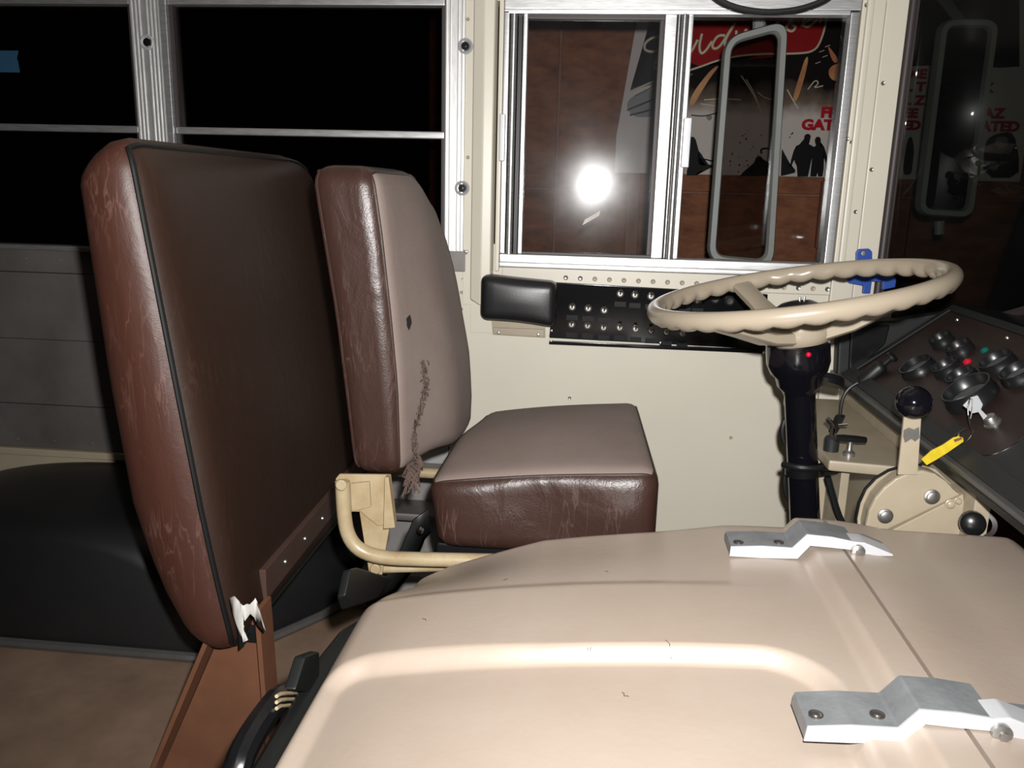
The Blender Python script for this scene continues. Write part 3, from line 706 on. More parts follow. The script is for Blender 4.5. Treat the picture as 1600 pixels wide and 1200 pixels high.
# ================================================================== DRIVER'S SEAT
st = thing('driver_seat', (-.15, 1.42, 0), 'brown vinyl driver seat with taupe cloth facing and torn backrest edge', 'seat')
BY0, BY1, BZ0, BZ1 = 1.215, 1.65, .535, 1.010
def bmap(p):
    z = (BZ0+BZ1)/2 + p.z; y = (BY0+BY1)/2 + p.y; t = p.x/.05     # t -1 back .. 1 front
    v = (y-BY0)/(BY1-BY0); u = (z-BZ0)/(BZ1-BZ0)
    xf = lerp([(.5, -.287), (.56, -.288), (.68, -.290), (.79, -.299), (.92, -.312), (1.02, -.326)], z)
    xb = lerp([(.5, -.366), (.55, -.372), (.68, -.386), (.79, -.398), (.97, -.425), (1.02, -.428)], z)
    bul = lerp([(0, .046), (.10, .054), (.25, .050), (.5, .036), (.8, .018), (1, 0)], u)*smooth01(v*1.9)*smooth01((1-v)*6+.35)
    xf += bul
    x = xb + (xf-xb)*(t*.5+.5)
    z -= .05*smooth01((v-.55)/.45)*smooth01((u-.55)/.45)      # far top corner dips
    z -= .035*smooth01((v-.25)/.5)*smooth01((.3-u)/.3)           # far bottom hangs lower
    return V((x, y, z))
fb, seam = rbox((.05, (BY1-BY0)/2, (BZ1-BZ0)/2), .030, 12, bmap)
fb.pop('+x').build('backrest_facing', 'cloth', st, angle=80, label='worn taupe cloth facing')
join(list(fb.values())).build('backrest', 'vinyls', st, angle=80)
sm = seam('+x')
B().tube(sm, .0022, 6, closed=True).build('backrest_seam', 'vinyld', st)
sm = seam('-x'); B().tube(sm, .0028, 6, closed=True).build('backrest_piping', 'vinyls', st)
# ragged tear running down the near front edge: dark gaps and loose threads lying on the facing
def on_face(y, z): return bmap(V((.05, y-(BY0+BY1)/2, z-(BZ0+BZ1)/2)))
def tear_y(z): return 1.262 + .022*math.sin(z*60) * .25 + .05*smooth01((z-.56)/.15)
q = B()
for i in range(26):
    z = .552 + .15*i/25; y = tear_y(z) + random.uniform(-.005, .005); p = on_face(y, z) + V((.0012, 0, 0)); w_ = random.uniform(.002, .006)
    q.prism([p+V((0, -w_, -.004)), p+V((0, w_*.4, -.005)), p+V((0, w_, .001)), p+V((0, -w_*.2, .006))], (.0008, 0, 0))
q.build('tear', 'tearbrown', st)
q = B()
for i in range(150):
    z = random.uniform(.55, .705); y = tear_y(z) + random.gauss(0, .005); p = on_face(y, z) + V((.002, 0, 0))
    q.tube([p, p+V((random.uniform(.0, .004), random.uniform(-.005, .005), random.uniform(-.004, .003))), p+V((random.uniform(-.001, .003), random.uniform(-.008, .008), random.uniform(-.009, .004)))], random.uniform(.0005, .0013), 5)
for i in range(60):
    p = V((-.283+random.uniform(-.006, .004), 1.25+random.uniform(-.02, .06), .545)); q.tube([p, p+V((random.uniform(-.006, .010), random.uniform(-.01, .01), -.012)), p+V((random.uniform(-.010, .014), random.uniform(-.014, .014), random.uniform(-.05, -.018)))], random.uniform(.0007, .0026), 5)
o = q.build('frayed_threads', 'clothf', st); o['kind'] = 'stuff'
q = B(); q.prism([aY(x, y, 1.23) for x, y in ((636, 496), (640, 492), (643, 505), (640, 514), (637, 508))], (.0, .004, 0)); q.build('tear', 'black', st)
# cushion
CX0, CX1, CY0, CY1, CZ0, CZ1 = -.252, .112, 1.213, 1.69, .418, .562
def cmap(p):
    x = (CX0+CX1)/2+p.x; y = (CY0+CY1)/2+p.y; z = (CZ0+CZ1)/2+p.z
    u = (x-CX0)/(CX1-CX0); v = (y-CY0)/(CY1-CY0); w = (z-CZ0)/(CZ1-CZ0)
    z += w*(-.030 + .042*u**.7) - w*.010*v
    z += w*.014*math.sin(math.pi*v)*math.sin(math.pi*u)
    x += .030*(1-w)*(1-u)*.6 - .012*(v)*u
    x += .03*smooth01((v-.5)*2)*(1-u)
    y += -.006*math.sin(u*9)*math.sin(w*3.1)*(1-v)
    return V((x, y, z))
fb, seam = rbox(((CX1-CX0)/2, (CY1-CY0)/2, (CZ1-CZ0)/2), .030, 14, cmap)
fb.pop('+z').build('cushion_top', 'cloth', st, angle=80, label='taupe cloth top of the cushion')
join(list(fb.values())).build('cushion', 'vinyls', st, angle=80)
B().tube(seam('+z'), .0022, 6, closed=True).build('cushion_seam', 'vinyld', st)
# recliner bracket, bent tube and bars, cream enamel gone yellow
YS = 1.203
def Sp(x, y, Y=YS): return aY(x, y, Y)
B().prism([Sp(*p) for p in ((524, 748), (530, 741), (610, 742), (619, 816), (590, 822), (563, 800), (545, 800), (528, 770))], (0, .006, 0), .0015).build('recliner_plate', 'yellowcream', st)
B().prism([Sp(p[0], p[1], YS-.007) for p in ((547, 756), (577, 753), (579, 792), (550, 800))], (0, .006, 0), .001).build('recliner_plate', 'yellowcream', st)
B().prism([Sp(p[0], p[1], YS-.004) for p in ((604, 742), (610, 742), (620, 820), (602, 822))], (0, -.012, 0), .001).build('recliner_plate', 'yellowcream', st)
B().prism([Sp(p[0], p[1], YS+.008) for p in ((560, 792), (610, 815), (601, 868), (597, 899), (576, 893), (572, 868))], (0, .006, 0), .0015).build('support_bar', 'yellowcream', st)
B().tube([Sp(535, 752, YS-.014), Sp(537, 800, YS-.014), Sp(543, 838, YS-.014), Sp(563, 862, YS-.014), Sp(600, 872, YS-.014), Sp(660, 874, YS-.014), Sp(760, 876, YS-.014), Sp(900, 880, YS-.014)], .0115, 14, smooth=2).build('frame_tube', 'yellowcream', st)
B().tube([Sp(592, 888, YS+.02), Sp(740, 884, YS+.02), Sp(900, 886, YS+.02)], .008, 12).build('frame_tube', 'yellowcream', st)
for x, y, yy in ((534, 757, YS-.026), (587, 888, YS+.006)):
    p = Sp(x, y, yy); B().lathe([(.009, 0), (.009, .004), (.007, .006), (0, .006)], p, p-V((0, 1, 0)), 16, True, True).build('bolt', 'yellowcream', st)
B().cyl(Sp(670, 672, 1.60), Sp(678, 702, 1.60), .012).build('pivot_stub', 'yellowcream', st)
B().tube([Sp(600, 735, 1.60), Sp(720, 742, 1.60)], .011, 12).build('frame_tube', 'yellowcream', st)
B().bb((-.24, 1.24, .385), (.09, 1.64, .42), .006).build('seat_pan', 'black', st)
B().bb((-.18, 1.30, .0), (.05, 1.56, .385), .02).build('pedestal', 'rubber', st)
# belt webbing and its anchor beside the cushion
q = B(); q.strip([aY(x, y, 1.22) for x, y in ((668, 795), (645, 812), (622, 868), (600, 905), (560, 935))], [aY(x, y, 1.26) for x, y in ((672, 830), (662, 842), (642, 892), (620, 920), (580, 950))])
o = q.build('belt_strap', 'rubber', st); md = o.modifiers.new('t', 'SOLIDIFY'); md.thickness = .003
p = aY(657, 829, 1.20); B().lathe([(.006, 0), (.005, .003), (0, .004)], p, p-V((0, 1, 0)), 12, True, True).build('bolt', 'chrome', st)

# ================================================================== ENGINE COVER
ec = thing('engine_cover', (0.02, .7, 0), 'domed tan engine cover with a raised rear border and hinge ridge', 'engine cover')
DOME = [(-.285, .452), (-.25, .462), (-.2, .474), (-.1, .491), (0, .504), (.1, .513), (.2, .518), (.4, .520)]
XR = .335
def dome(x): 
    # quadratic smoothing of the table
    return (lerp(DOME, x-.03)+lerp(DOME, x-.015)+2*lerp(DOME, x)+lerp(DOME, x+.015)+lerp(DOME, x+.03))/6
def hgt(x, y):
    z = dome(x)
    # shallow fall beyond the crease
    z -= .0035*smooth01((y-.955)/.022)*(1-smooth01((x-.12)/.14))
    z -= lerp([(-.285, .078), (-.25, .062), (-.2, .047), (-.06, .018), (.1, .010), (.2, .0)], x)*smooth01((y-.955)/.20)
    # recessed near field with rounded corners
    dx = max(-.258-x, x-.245); dy = y-.806; r = .030 + .035*smooth01((x+.05)/.2)
    ax_, ay_ = max(dx+r, 0), max(dy+r, 0)
    d = math.hypot(ax_, ay_) - r + min(max(dx+r, dy+r), 0)
    z -= .018*(1-smooth01((d+.002)/(.015 + .009*smooth01((.02-x)/.2))))
    # hinge ridge
    z += .016*smooth01((x-.283)/.018)
    return z
q = B(); xs = [-.285 + .62*i/160 for i in range(161)]; ys = [.22 + .955*j/260 for j in range(261)]
def xmap(x, y):
    xl = -.285 + .022*smooth01((y-.93)/.20)
    return xl + (x+.285)/(XR+.285)*(XR-xl)
def zfin(x, y, xl):
    z = hgt(x, y); r = .026
    d = min(x-xl, 10)
    if d < r: z -= r - math.sqrt(max(0, r*r-(r-d)**2))
    d2 = 1.175-y
    if d2 < .03: z -= .03 - math.sqrt(max(0, .03**2-(.03-d2)**2))
    return z
G = []
for x in xs:
    row = []
    for y in ys:
        X_ = xmap(x, y); row.append(q.bm.verts.new((X_, y, zfin(X_, y, xmap(-.285, y)))))
    G.append(row)
for i in range(160):
    for j in range(260): q.bm.faces.new((G[i][j], G[i+1][j], G[i+1][j+1], G[i][j+1]))
# skirts
def skirt(edge, dz, off):
    prev = edge
    low = [q.bm.verts.new((v.co.x+off[0], v.co.y+off[1], dz)) for v in edge]
    for i in range(len(edge)-1): q.bm.faces.new((prev[i], prev[i+1], low[i+1], low[i]))
skirt(G[0], .37, (-.006, 0)); skirt([G[i][-1] for i in range(161)], .30, (0, .01)); skirt([G[i][0] for i in range(161)], .1, (0, -.01)); skirt(G[-1], .47, (0, 0))
q.build('lid', 'tan', ec, angle=60)
# body below the lid
B().bb((-.262, .24, 0), (.33, 1.12, .372), .02).build('body', 'rubber', ec)
q = B()
for x, y, dx, dy in ((787, 903, 6, -2), (918, 1008, 5, 8), (972, 1082, 3, 6), (976, 1088, 6, 1), (1040, 1000, 10, 12), (945, 893, 5, 1), (660, 965, 6, 3)):
    a, b = aZ(x, y, .5), aZ(x+dx, y+dy, .5)
    pts = []
    for p in (a, (a+b)/2+V((.001, .001, 0)), b):
        zz = zfin(p.x, p.y, -.3); d = (p-CAMP); k = (zz-CAM_H)/d.z; p2 = CAMP+d*k; p2.z = zfin(p2.x, p2.y, -.3)+.0002; pts.append(p2)
    q.tube(pts, .00042, 5)
o = q.build('scuff_marks', 'tearbrown', ec); o['kind'] = 'stuff'
# front cowl to the right of the hinge seam
q = B(); xs2 = [XR+.0048 + .284*i/40 for i in range(41)]
def cz(x, y):
    z = .535 - .010*smooth01((x-.342)/.11) - .02*smooth01((x-.585)/.04)
    d2 = 1.175-y
    if d2 < .03: z -= .03 - math.sqrt(max(0, .03**2-(.03-d2)**2))
    return z
G2 = [[q.bm.verts.new((x, y, cz(x, y))) for y in ys] for x in xs2]
for i in range(40):
    for j in range(260): q.bm.faces.new((G2[i][j], G2[i+1][j], G2[i+1][j+1], G2[i][j+1]))
skirt([G2[i][-1] for i in range(41)], .30, (0, .01)); skirt(G2[0], .47, (0, 0)); skirt(G2[-1], .3, (.01, 0))
cw = tag(q.build('engine_cowl', 'tan', angle=60, normals=True), 'tan front cowl between the hinge seam and the dashboard', 'cowl')
# hinges
def hinge(px_list, Yn, dy, nm_lab):
    pts = [aY(x, y, Yn) for x, y in px_list]
    h = B().prism(pts, (0, dy, 0), .0022); return h
near = [(1256, 1158), (1262, 1136), (1330, 1134), (1404, 1138), (1438, 1109), (1500, 1114), (1560, 1124), (1556, 1143), (1500, 1138), (1446, 1132), (1412, 1161), (1330, 1161)]
far = [(1140, 869), (1142, 854), (1190, 853), (1238, 856), (1261, 835), (1300, 839), (1338, 847), (1336, 860), (1300, 856), (1266, 853), (1246, 873), (1190, 872)]
for k, (pl, Yn, dy) in enumerate(((near, .672, .055), (far, 1.042, .052))):
    side = 'near' if k == 0 else 'far'
    h = hinge(pl, Yn, dy, side).build('hinge_arm', 'cast', ec, label='cast aluminium hinge arm')
    # bright machined front edge
    q = B(); q.prism([aY(x, y, Yn-.0012) for x, y in pl], (0, .002, 0)); q.build('hinge_edge', 'castw', h)
    sc = 1.0 if k == 0 else .62
    tail = [(1548, 1124), (1580, 1122), (1680, 1160), (1682, 1166), (1552, 1160)] if k == 0 else [(1331, 846), (1352, 848), (1396, 866), (1397, 870), (1330, 869)]
    B().prism([aY(x, y, Yn-.002) for x, y in tail], (0, .030, 0), .002).build('hinge_leaf', 'castw', ec)
    tt = [(1560, 1095), (1600, 1100), (1690, 1140), (1690, 1146), (1562, 1112)] if k == 0 else [(1318, 831), (1350, 834), (1378, 846), (1376, 850), (1330, 846)]
    B().prism([aY(x, y, Yn+.05) for x, y in tt], (0, -.02, 0), .0015).build('hinge_leaf', 'cast', ec)
    bx, by = (1563, 1143) if k == 0 else (1340, 860)
    p = aY(bx, by, Yn-.003); B().lathe([(.0085, 0), (.0085, .005), (.006, .006), (.004, .0065), (.004, .009), (0, .0095)], p, p-V((0, 1, 0)), 6 if False else 18, True, True).build('bolt', 'steel', ec)
    for sx, sy in (((1275, 1116), (1371, 1116)) if k == 0 else ((1154, 847), (1217, 847))):
        ta, tb = aY(pl[1][0], pl[1][1], Yn), aY(pl[3][0], pl[3][1], Yn); p0_ = aZ(sx, sy, ta.z); zt_ = ta.z + (tb.z-ta.z)*(p0_.x-ta.x)/(tb.x-ta.x)
        p = aZ(sx, sy, zt_+.0012); B().lathe([(.0066, -.002), (.0066, .0006), (.004, -.0004), (.003, .0008), (0, .0008)], p, p+V((0, 0, 1)), 16, True, True).build('screw', 'screwdark', h)
p = aZ(1573, 1113, .545); B().lathe([(.006, -.004), (.006, .001), (0, .0015)], p, p+V((0, 0, 1)), 14, True, True).build('screw', 'steel', ec)
# chipped silvery paint behind the far hinge
q = B()
for i in range(26):
    x, y = random.uniform(1350, 1372), random.uniform(828, 838)
    p = aZ(x, y, .528); s_ = random.uniform(.001, .003); q.box(p, (s_, s_, .0012), Matrix.Rotation(random.random()*3, 3, 'Z'))
o = q.build('paint_chips', 'castw', ec); o['kind'] = 'stuff'
# black rubber seal, corner seal and pull handle on the rear edge
q = B(); q.tube([(-.302, y, .395) for y in (.25, .5, .7, .9)] + [(-.296, .96, .395), (-.27, 1.02, .39), (-.235, 1.08, .385)], .016, 10, flat=1.5); q.build('seal', 'rubber', ec)
def Hn(x, y, X=-.315): return aX(x, y, X)
B().prism([aX(x, y, -.30) for x, y in ((549, 889), (560, 886), (614, 903), (604, 916), (590, 935), (562, 945), (546, 950), (540, 930))], (-.012, 0, -.004), .003).build('corner_seal', 'rubber', ec)
B().prism([aX(x, y, -.305) for x, y in ((478, 1026), (500, 1018), (500, 1060), (484, 1082), (462, 1078))], (-.014, 0, 0), .003).build('clip', 'rubber', ec)
hp = [aX(x, y, -.335) for x, y in ((492, 1092), (462, 1086), (436, 1088), (412, 1120), (388, 1158), (372, 1192), (366, 1230), (400, 1250), (420, 1252))]
B().tube(hp, .0145, 10, smooth=1).build('pull_handle', 'black', ec, label='black pull handle')
for k in range(3):
    B().tube([aX(x, y+k*9.5, -.322) for x, y in ((432, 1088), (440, 1083), (472, 1082))], .0022, 6, smooth=1).build('handle_rib', 'yellowcream', ec)

# ================================================================== STEERING WHEEL AND COLUMN
WC = V((.336, 1.45, .825)); tilt = math.radians(11.0)
E1 = V((math.cos(tilt), 0, math.sin(tilt))); E2 = V((0, 1, 0)); EN = V((-math.sin(tilt), 0, math.cos(tilt)))
RW = .2375
HUB = WC - EN*.066
sw = thing('steering_wheel', HUB-EN*.03, 'large tan three spoke steering wheel with finger grips', 'steering wheel')
q = B(); NR, NC = 216, 14; NB = 36; rings = []
for i in range(NR):
    th = 2*math.pi*i/NR; rd = E1*math.cos(th)+E2*math.sin(th)
    sc = abs(math.sin(NB*th/2))
    ring = []
    for k in range(NC):
        ph = 2*math.pi*k/NC; c, s_ = math.cos(ph), math.sin(ph)
        under = max(0, -(s_*.9+c*.45)-.25)          # lower inner side carries the grips
        r = .0135 - .0052*(1-sc)*0 + under*(.0075*sc - .0015)
        ring.append(q.bm.verts.new(WC + rd*(RW + c*r) + EN*(s_*r*1.06)))
    rings.append(ring)
for i in range(NR):
    A, C_ = rings[i], rings[(i+1) % NR]
    for k in range(NC): q.bm.faces.new((A[k], A[(k+1) % NC], C_[(k+1) % NC], C_[k]))
q.build('rim', 'wheeltan', sw, angle=80)
for ang in (-22, 104, 222):
    a = math.radians(ang); rd = E1*math.cos(a)+E2*math.sin(a); td = -E1*math.sin(a)+E2*math.cos(a)
    P0 = HUB + rd*.03 - EN*.008; P1 = HUB + rd*.09 + EN*.004; P2 = WC + rd*(RW-.012) - EN*.006
    q = B(); pr_ = []
    for P, w_, h_ in ((P0, .030, .014), (P1, .022, .011), (P1*.5+P2*.5, .0175, .009), (P2, .019, .008)):
        pr_.append([q.bm.verts.new(P + td*w_*cx_ + EN*h_*cz_) for cx_, cz_ in ((-1, -.6), (-.7, -1), (.7, -1), (1, -.6), (1, .6), (.7, 1), (-.7, 1), (-1, .6))])
    for A, C_ in zip(pr_, pr_[1:]):
        for k in range(8): q.bm.faces.new((A[k], A[(k+1) % 8], C_[(k+1) % 8], C_[k]))
    q.bm.faces.new(pr_[0]); q.bm.faces.new(list(reversed(pr_[-1])))
    q.build('spoke', 'wheeltan', sw, angle=50)
B().lathe([(.0, -.022), (.047, -.022), (.051, -.018), (.056, -.008), (.056, .008), (.053, .022), (.045, .024), (.043, .012), (0, .012)], HUB, HUB+EN, 36, False, True).build('hub', 'wheeltan', sw)
B().lathe([(.043, .010), (.043, .030), (.038, .040), (.026, .047), (.010, .050), (0, .050)], HUB, HUB+EN, 30, True, True).build('horn_cap', 'black', sw, label='black horn cap')
for da in (0, 25): 
    p = HUB + EN*.052 + E1*(.006+da*.0003) + E2*.0; B().box(p, (.004, .004, .008), None, .001).build('horn_contact', 'steel', sw)
sc_ = thing('steering_column', (.46, 1.45, 0), 'black steering column with red light running down to the floor', 'steering column')
ct = math.radians(8.0); AX = V((math.sin(ct), 0, -math.cos(ct)))
S0 = HUB - EN*.024 + V((-.005, 0, 0))
B().lathe([(.053, 0), (.053, .034), (.048, .050), (.040, .058), (.037, .074), (.030, .082), (.0262, .092), (.0262, .77)], S0, S0+AX, 32, True, True).build('shaft_housing', 'blackgl', sc_)
p = aY(1263, 554, 1.398); d = V((.1, -1, .1)).normalized(); B().lathe([(.0045, 0), (.004, .003), (.002, .005), (0, .0055)], p, p+d, 14, True, True).build('warning_light', 'red', sc_, label='small red warning light')
pb = S0 + AX*.222
B().lathe([(.028, 0), (.031, .003), (.031, .014), (.028, .017)], pb, pb+AX, 28, True, True).build('clamp', 'black', sc_)
B().tube([pb+V((-.036, -.01, .004)), pb+V((-.02, -.036, .008)), pb+V((.01, -.036, .008)), pb+V((.038, -.015, .004))], .006, 8, smooth=1).build('clamp_strap', 'rubber', sc_)
B().tube([pb+V((0.03, 0, -.005)), pb+V((.09, .03, -.005))], .012, 10).build('clamp_bracket', 'black', sc_)
B().lathe([(.030, 0), (.033, .006), (.030, .016)], aY(1288, 600, 1.47), aY(1288, 600, 1.47)+V((.2, .3, .9)), 20, True, True).build('black_disc', 'black', sc_)  # plain black disc behind the column, to its right
tag(B().tube([aY(x, y, 1.49) for x, y in ((1245, 640), (1232, 648), (1222, 665), (1224, 690), (1236, 702), (1232, 715), (1226, 745), (1227, 768), (1236, 786), (1250, 798), (1262, 806))], .0052, 8, smooth=2).build('cable', 'rubber'), 'black cable looping down beside the left of the steering column', 'cable')
q = B(); 
for i in range(3): q.tube([aY(1228+i*7+dx, 770+i*9+dy, 1.485) for dx, dy in ((-7, 4), (0, -5), (7, -8))], .004, 6)

# ================================================================== SWITCH PANEL, HEAD PAD
ys_ = W-.014
def pp(x, y, Y=ys_): return aY(x, y, Y)
a, b, c, d_ = pp(866, 441), pp(1200, 460), pp(1196, 546), pp(858, 528)
sp = thing('switch_panel', ((a.x+b.x)/2, W, c.z), 'long black switch panel with rows of toggles below the sliding window', 'switch panel')
B().prism([a, b, c, d_], (0, .016, 0), .002).build('plate', 'panelblack', sp)
bt = B(); pz = pp(870, 534); bt.bb((d_.x, W-.012, c.z-.010), (b.x, W, c.z-.002), .001); bt.build('lower_lip', 'panelblack', sp)
def toggle_meshes():
    q = B(); q.lathe([(.0078, 0), (.0078, .0035), (.006, .005), (.0045, .0055), (.0045, .009), (0, .0095)], (0, 0, 0), (0, -1, 0), 16, True, True)
    m1 = q.bm; return q
rows = [[(969, 459), (992, 461), (1017, 463)], [(894, 480), (919, 482), (944, 485)], [(893, 507), (918, 509), (943, 512), (968, 512), (993, 514), (1017, 516), (1041, 519), (1066, 521)], [(1070, 468), (1090, 469)]]
tm = None
for row in rows:
    for x, y in row:
        p = pp(x, y, ys_)
        nut = B().lathe([(.0085, 0), (.0085, .003), (.0062, .0045), (.005, .005), (.005, .008), (0, .0085)], p, p-V((0, 1, 0)), 16, True, True).build('toggle_switch', 'steel', sp)
        tip = p + V((.0008, -.021, .0085))
        B().tube([p+V((0, -.006, 0)), p*.4+tip*.6, tip], [.0024, .003, .0042], 8).build('lever', 'chrome', nut)
        B().bb(pp(x-9, y+20, ys_-.0006), pp(x+9, y+13, ys_)+V((0, .0, 0)), 0).build('label_plate', 'labelblack', sp)
for x, y in ((1090, 468), (1117, 467), (1140, 470), (1166, 471)):
    p = pp(x, y); B().lathe([(.011, 0), (.011, .004), (.009, .006), (.007, .004), (0, .003)], p, p-V((0, 1, 0)), 18, True, True).build('indicator_lamp', 'chrome' if x == 1090 else 'dashgrey', sp)
for x, y in ((862, 517), (861, 533), (1032, 536), (1194, 550)):
    p = pp(x, y); B().lathe([(.0035, 0), (.0025, .0025), (0, .003)], p, p-V((0, 1, 0)), 10, True, True).build('screw', 'chrome', sp)
# small bracket below the right end
p = pp(1194, 551, W); B().box(p, (.014, .012, .016), None, .002).build('end_bracket', 'steel', sp)

hp0 = thing('head_pad', aY(811, 527, W), 'black padded rest on a cream bracket left of the switch panel', 'pad')
A_, C2 = aY(752, 432, W-.045), aY(869, 508, W-.045)
cx, cz_ = (A_.x+C2.x)/2, (A_.z+C2.z)/2; hx, hz = (C2.x-A_.x)/2, (A_.z-C2.z)/2
def pmap2(p):
    z = cz_+p.z - .006*(p.x/hx) ; y = W-.034+p.y
    if p.y < 0: y += -.006*(math.cos(p.x/hx*1.5)*math.cos(p.z/hz*1.5))
    z += .004*math.cos(p.x/hx*1.57)*(1 if p.z < 0 else -.2)
    return V((cx+p.x, y, z))
fb, seam = rbox((hx, .032, hz), .018, 8, pmap2)
join(list(fb.values())).build('cushion', 'pad', hp0, angle=80)
q = B(); q.prism([aY(768, 500, W-.006), aY(852, 506, W-.006), aY(852, 528, W-.006), aY(770, 523, W-.006)], (0, .006, 0), .001); q.prism([aY(770, 512, W-.012), aY(850, 515, W-.012), aY(850, 527, W-.012), aY(771, 522, W-.012)], (0, .008, 0), .001); q.build('bracket', 'cream2', hp0)
for x, y in ((779, 520), (841, 523)):
    p = aY(x, y, W-.012); B().lathe([(.0042, 0), (.003, .0025), (0, .003)], p, p-V((0, 1, 0)), 12, True, True).build('screw', 'steel', hp0)

# black cable drooping from the header
tag(B().tube([aY(x, y, 1.80) for x, y in ((1050, -95), (1086, -36), (1118, -2), (1150, 13), (1195, 20), (1240, 17), (1275, 7), (1300, -6), (1330, -40), (1352, -95))], .0062, 10, smooth=2).build('hanging_cable', 'rubber'), 'black cable drooping in an arc over the top of the sliding window', 'cable')
# blue plastic holder on the pillar
bh = thing('blue_holder', aY(1350, 452, W-.014), 'blue plastic holder screwed to the cream pillar behind the steering wheel rim', 'holder')
yb_ = W-.014
B().prism([aY(x, y, yb_) for x, y in ((1336, 412), (1336, 394), (1340, 389), (1356, 388), (1361, 393), (1361, 434), (1358, 458), (1346, 458), (1347, 446), (1324, 442), (1322, 432), (1337, 428))], (0, -.010, 0), .002).build('body', 'blue', bh)
p = aY(1349, 396, yb_-.010); B().lathe([(.006, 0), (.005, .002), (0, .0025)], p, p-V((0, 1, 0)), 14, True, True).build('screw', 'steel', bh)
B().prism([aY(x, y, yb_-.02) for x, y in ((1377, 430), (1392, 428), (1398, 436), (1396, 448), (1376, 452))], (0, -.012, 0), .002).bb(aY(1361, 430, yb_-.03), aY(1378, 438, yb_)).build('hook', 'blue', bh)

# ================================================================== DASHBOARD
DP = V((.49, 1.4, .545)); D1 = V((.215, 0, .167)).normalized(); DN = V((-D1.z, 0, D1.x)); DY = V((0, 1, 0))
dash = thing('dashboard', (.56, 1.3, 0), 'sloping dark dashboard of round gauges beside the windshield', 'dashboard')
def dp(u, y, h=0): return V((.548, 0, .604)) + D1*u + DY*y + DN*h
def dpx(px, py, h=0): return aPl(px, py, V((.548, 0, .604))+DN*h, DN)
B().prism([dp(.005, .80, 0), dp(.005, 1.83, 0), dp(.252, 1.83, 0), dp(.252, .80, 0)], -DN*.012, .002).build('gauge_panel', 'wood', dash)
B().prism([dp(-.004, .78, .001), dp(-.004, 1.84, .001), dp(.026, 1.84, .001), dp(.026, .78, .001)], DN*.008, .002).build('lower_border', 'dashgrey', dash)
B().prism([dp(.246, .78, .001), dp(.246, 1.84, .001), dp(.262, 1.84, .001), dp(.262, .78, .001)], DN*.004, .002).build('upper_border', 'dashgrey', dash)
B().prism([dp(.0, 1.822, .001), dp(.0, 1.84, .001), dp(.25, 1.84, .001), dp(.25, 1.822, .001)], DN*.004, .001).build('side_border', 'dashgrey', dash)
B().prism([(.530, .8, .606), (.548, .8, .607), (.556, .8, .586), (.530, .8, .587)], (0, 1.09, 0), .003).build('edge_trim', 'trimgrey', dash)
B().prism([(.527, .8, .598), (.531, .8, .600), (.531, .8, .590), (.527, .8, .590)], (0, 1.09, 0), .001).build('edge_bead', 'rubber', dash)
B().prism([(.556, 1.19, .588), (.58, 1.19, .588), (.575, 1.19, 0), (.57, 1.19, 0), (.556, 1.19, .40)], (0, .70, 0), .002).build('lower_panel', 'cream2', dash)
B().prism([(.752, .8, .762), (.762, .8, .768), (.90, .8, .758), (.92, .8, .6), (.66, .8, .60)], (0, 1.05, 0), .008).build('cowl_top', 'black', dash)
B().prism([aY(x, y, 1.845) for x, y in ((1312, 502), (1405, 500), (1480, 488), (1400, 545), (1318, 603), (1308, 590))], (0, .04, 0), .006).build('end_panel', 'dashgrey', dash)
B().prism([aY(x, y, 1.835) for x, y in ((1330, 512), (1392, 508), (1384, 538), (1326, 590))], (0, .012, 0), .004).build('end_panel', 'black', dash)
B().prism([(.556, .79, .585), (.765, .79, .757), (.90, .79, .757), (.90, .79, 0), (.64, .79, 0), (.64, .79, .545), (.56, .79, .575)], (0, .010, 0), .001).build('end_cap', 'dashgrey', dash)
GA = [(1470, 530, .021, .018), (1498, 543, .023, .018), (1432, 572, .031, .018), (1478, 573, .024, .018), (1502, 588, .025, .018), (1513, 612, .040, .026), (1557, 565, .028, .018), (1590, 582, .027, .018), (1640, 600, .03, .018)]
for x, y, r, h in GA:
    p = dpx(x, y, h*.6) - DN*h*.6
    bz = B().lathe([(r*1.06, 0), (r*1.06, h*.3), (r, h*.45), (r, h), (r*.93, h), (r*.86, h*.35), (r*.8, h*.25)], p, p+DN, 36, False, True).build('gauge', 'bezel', dash)
    B().lathe([(r*.84, h*.27), (0, h*.27)], p, p+DN, 30, False, True).build('gauge_face', 'gface', bz)
    B().tube([p+DN*(h*.3), p+DN*(h*.3)+DY*r*.4-D1*r*.55], .0009, 5).build('needle', 'white', bz)
for x, y, m in ((1539, 548, 'green'), (1512, 566, 'red')):
    p = dpx(x, y, 0); B().lathe([(.0075, 0), (.0065, .004), (.003, .006), (0, .0065)], p, p+DN, 16, True, True).build('indicator_lamp', m, dash)
for x, y in ((1496, 500), (1574, 528), (1474, 488), (1358, 582)):
    p = dpx(x, y, 0); B().lathe([(.004, 0), (.003, .003), (0, .0035)], p, p+DN, 12, True, True).build('screw', 'steel', dash)
p = dpx(1490, 674); B().box(p+DN*.001, (.028, .030, .002), Matrix((D1, DY, DN)).transposed(), .0005).build('label_plate', 'dashgrey', dash)
p = dpx(1552, 662); B().lathe([(.013, 0), (.013, .003), (.011, .005), (.010, .012), (.009, .014), (0, .014)], p, p+DN, 24, True, True).build('ignition_lock', 'steel', dash)
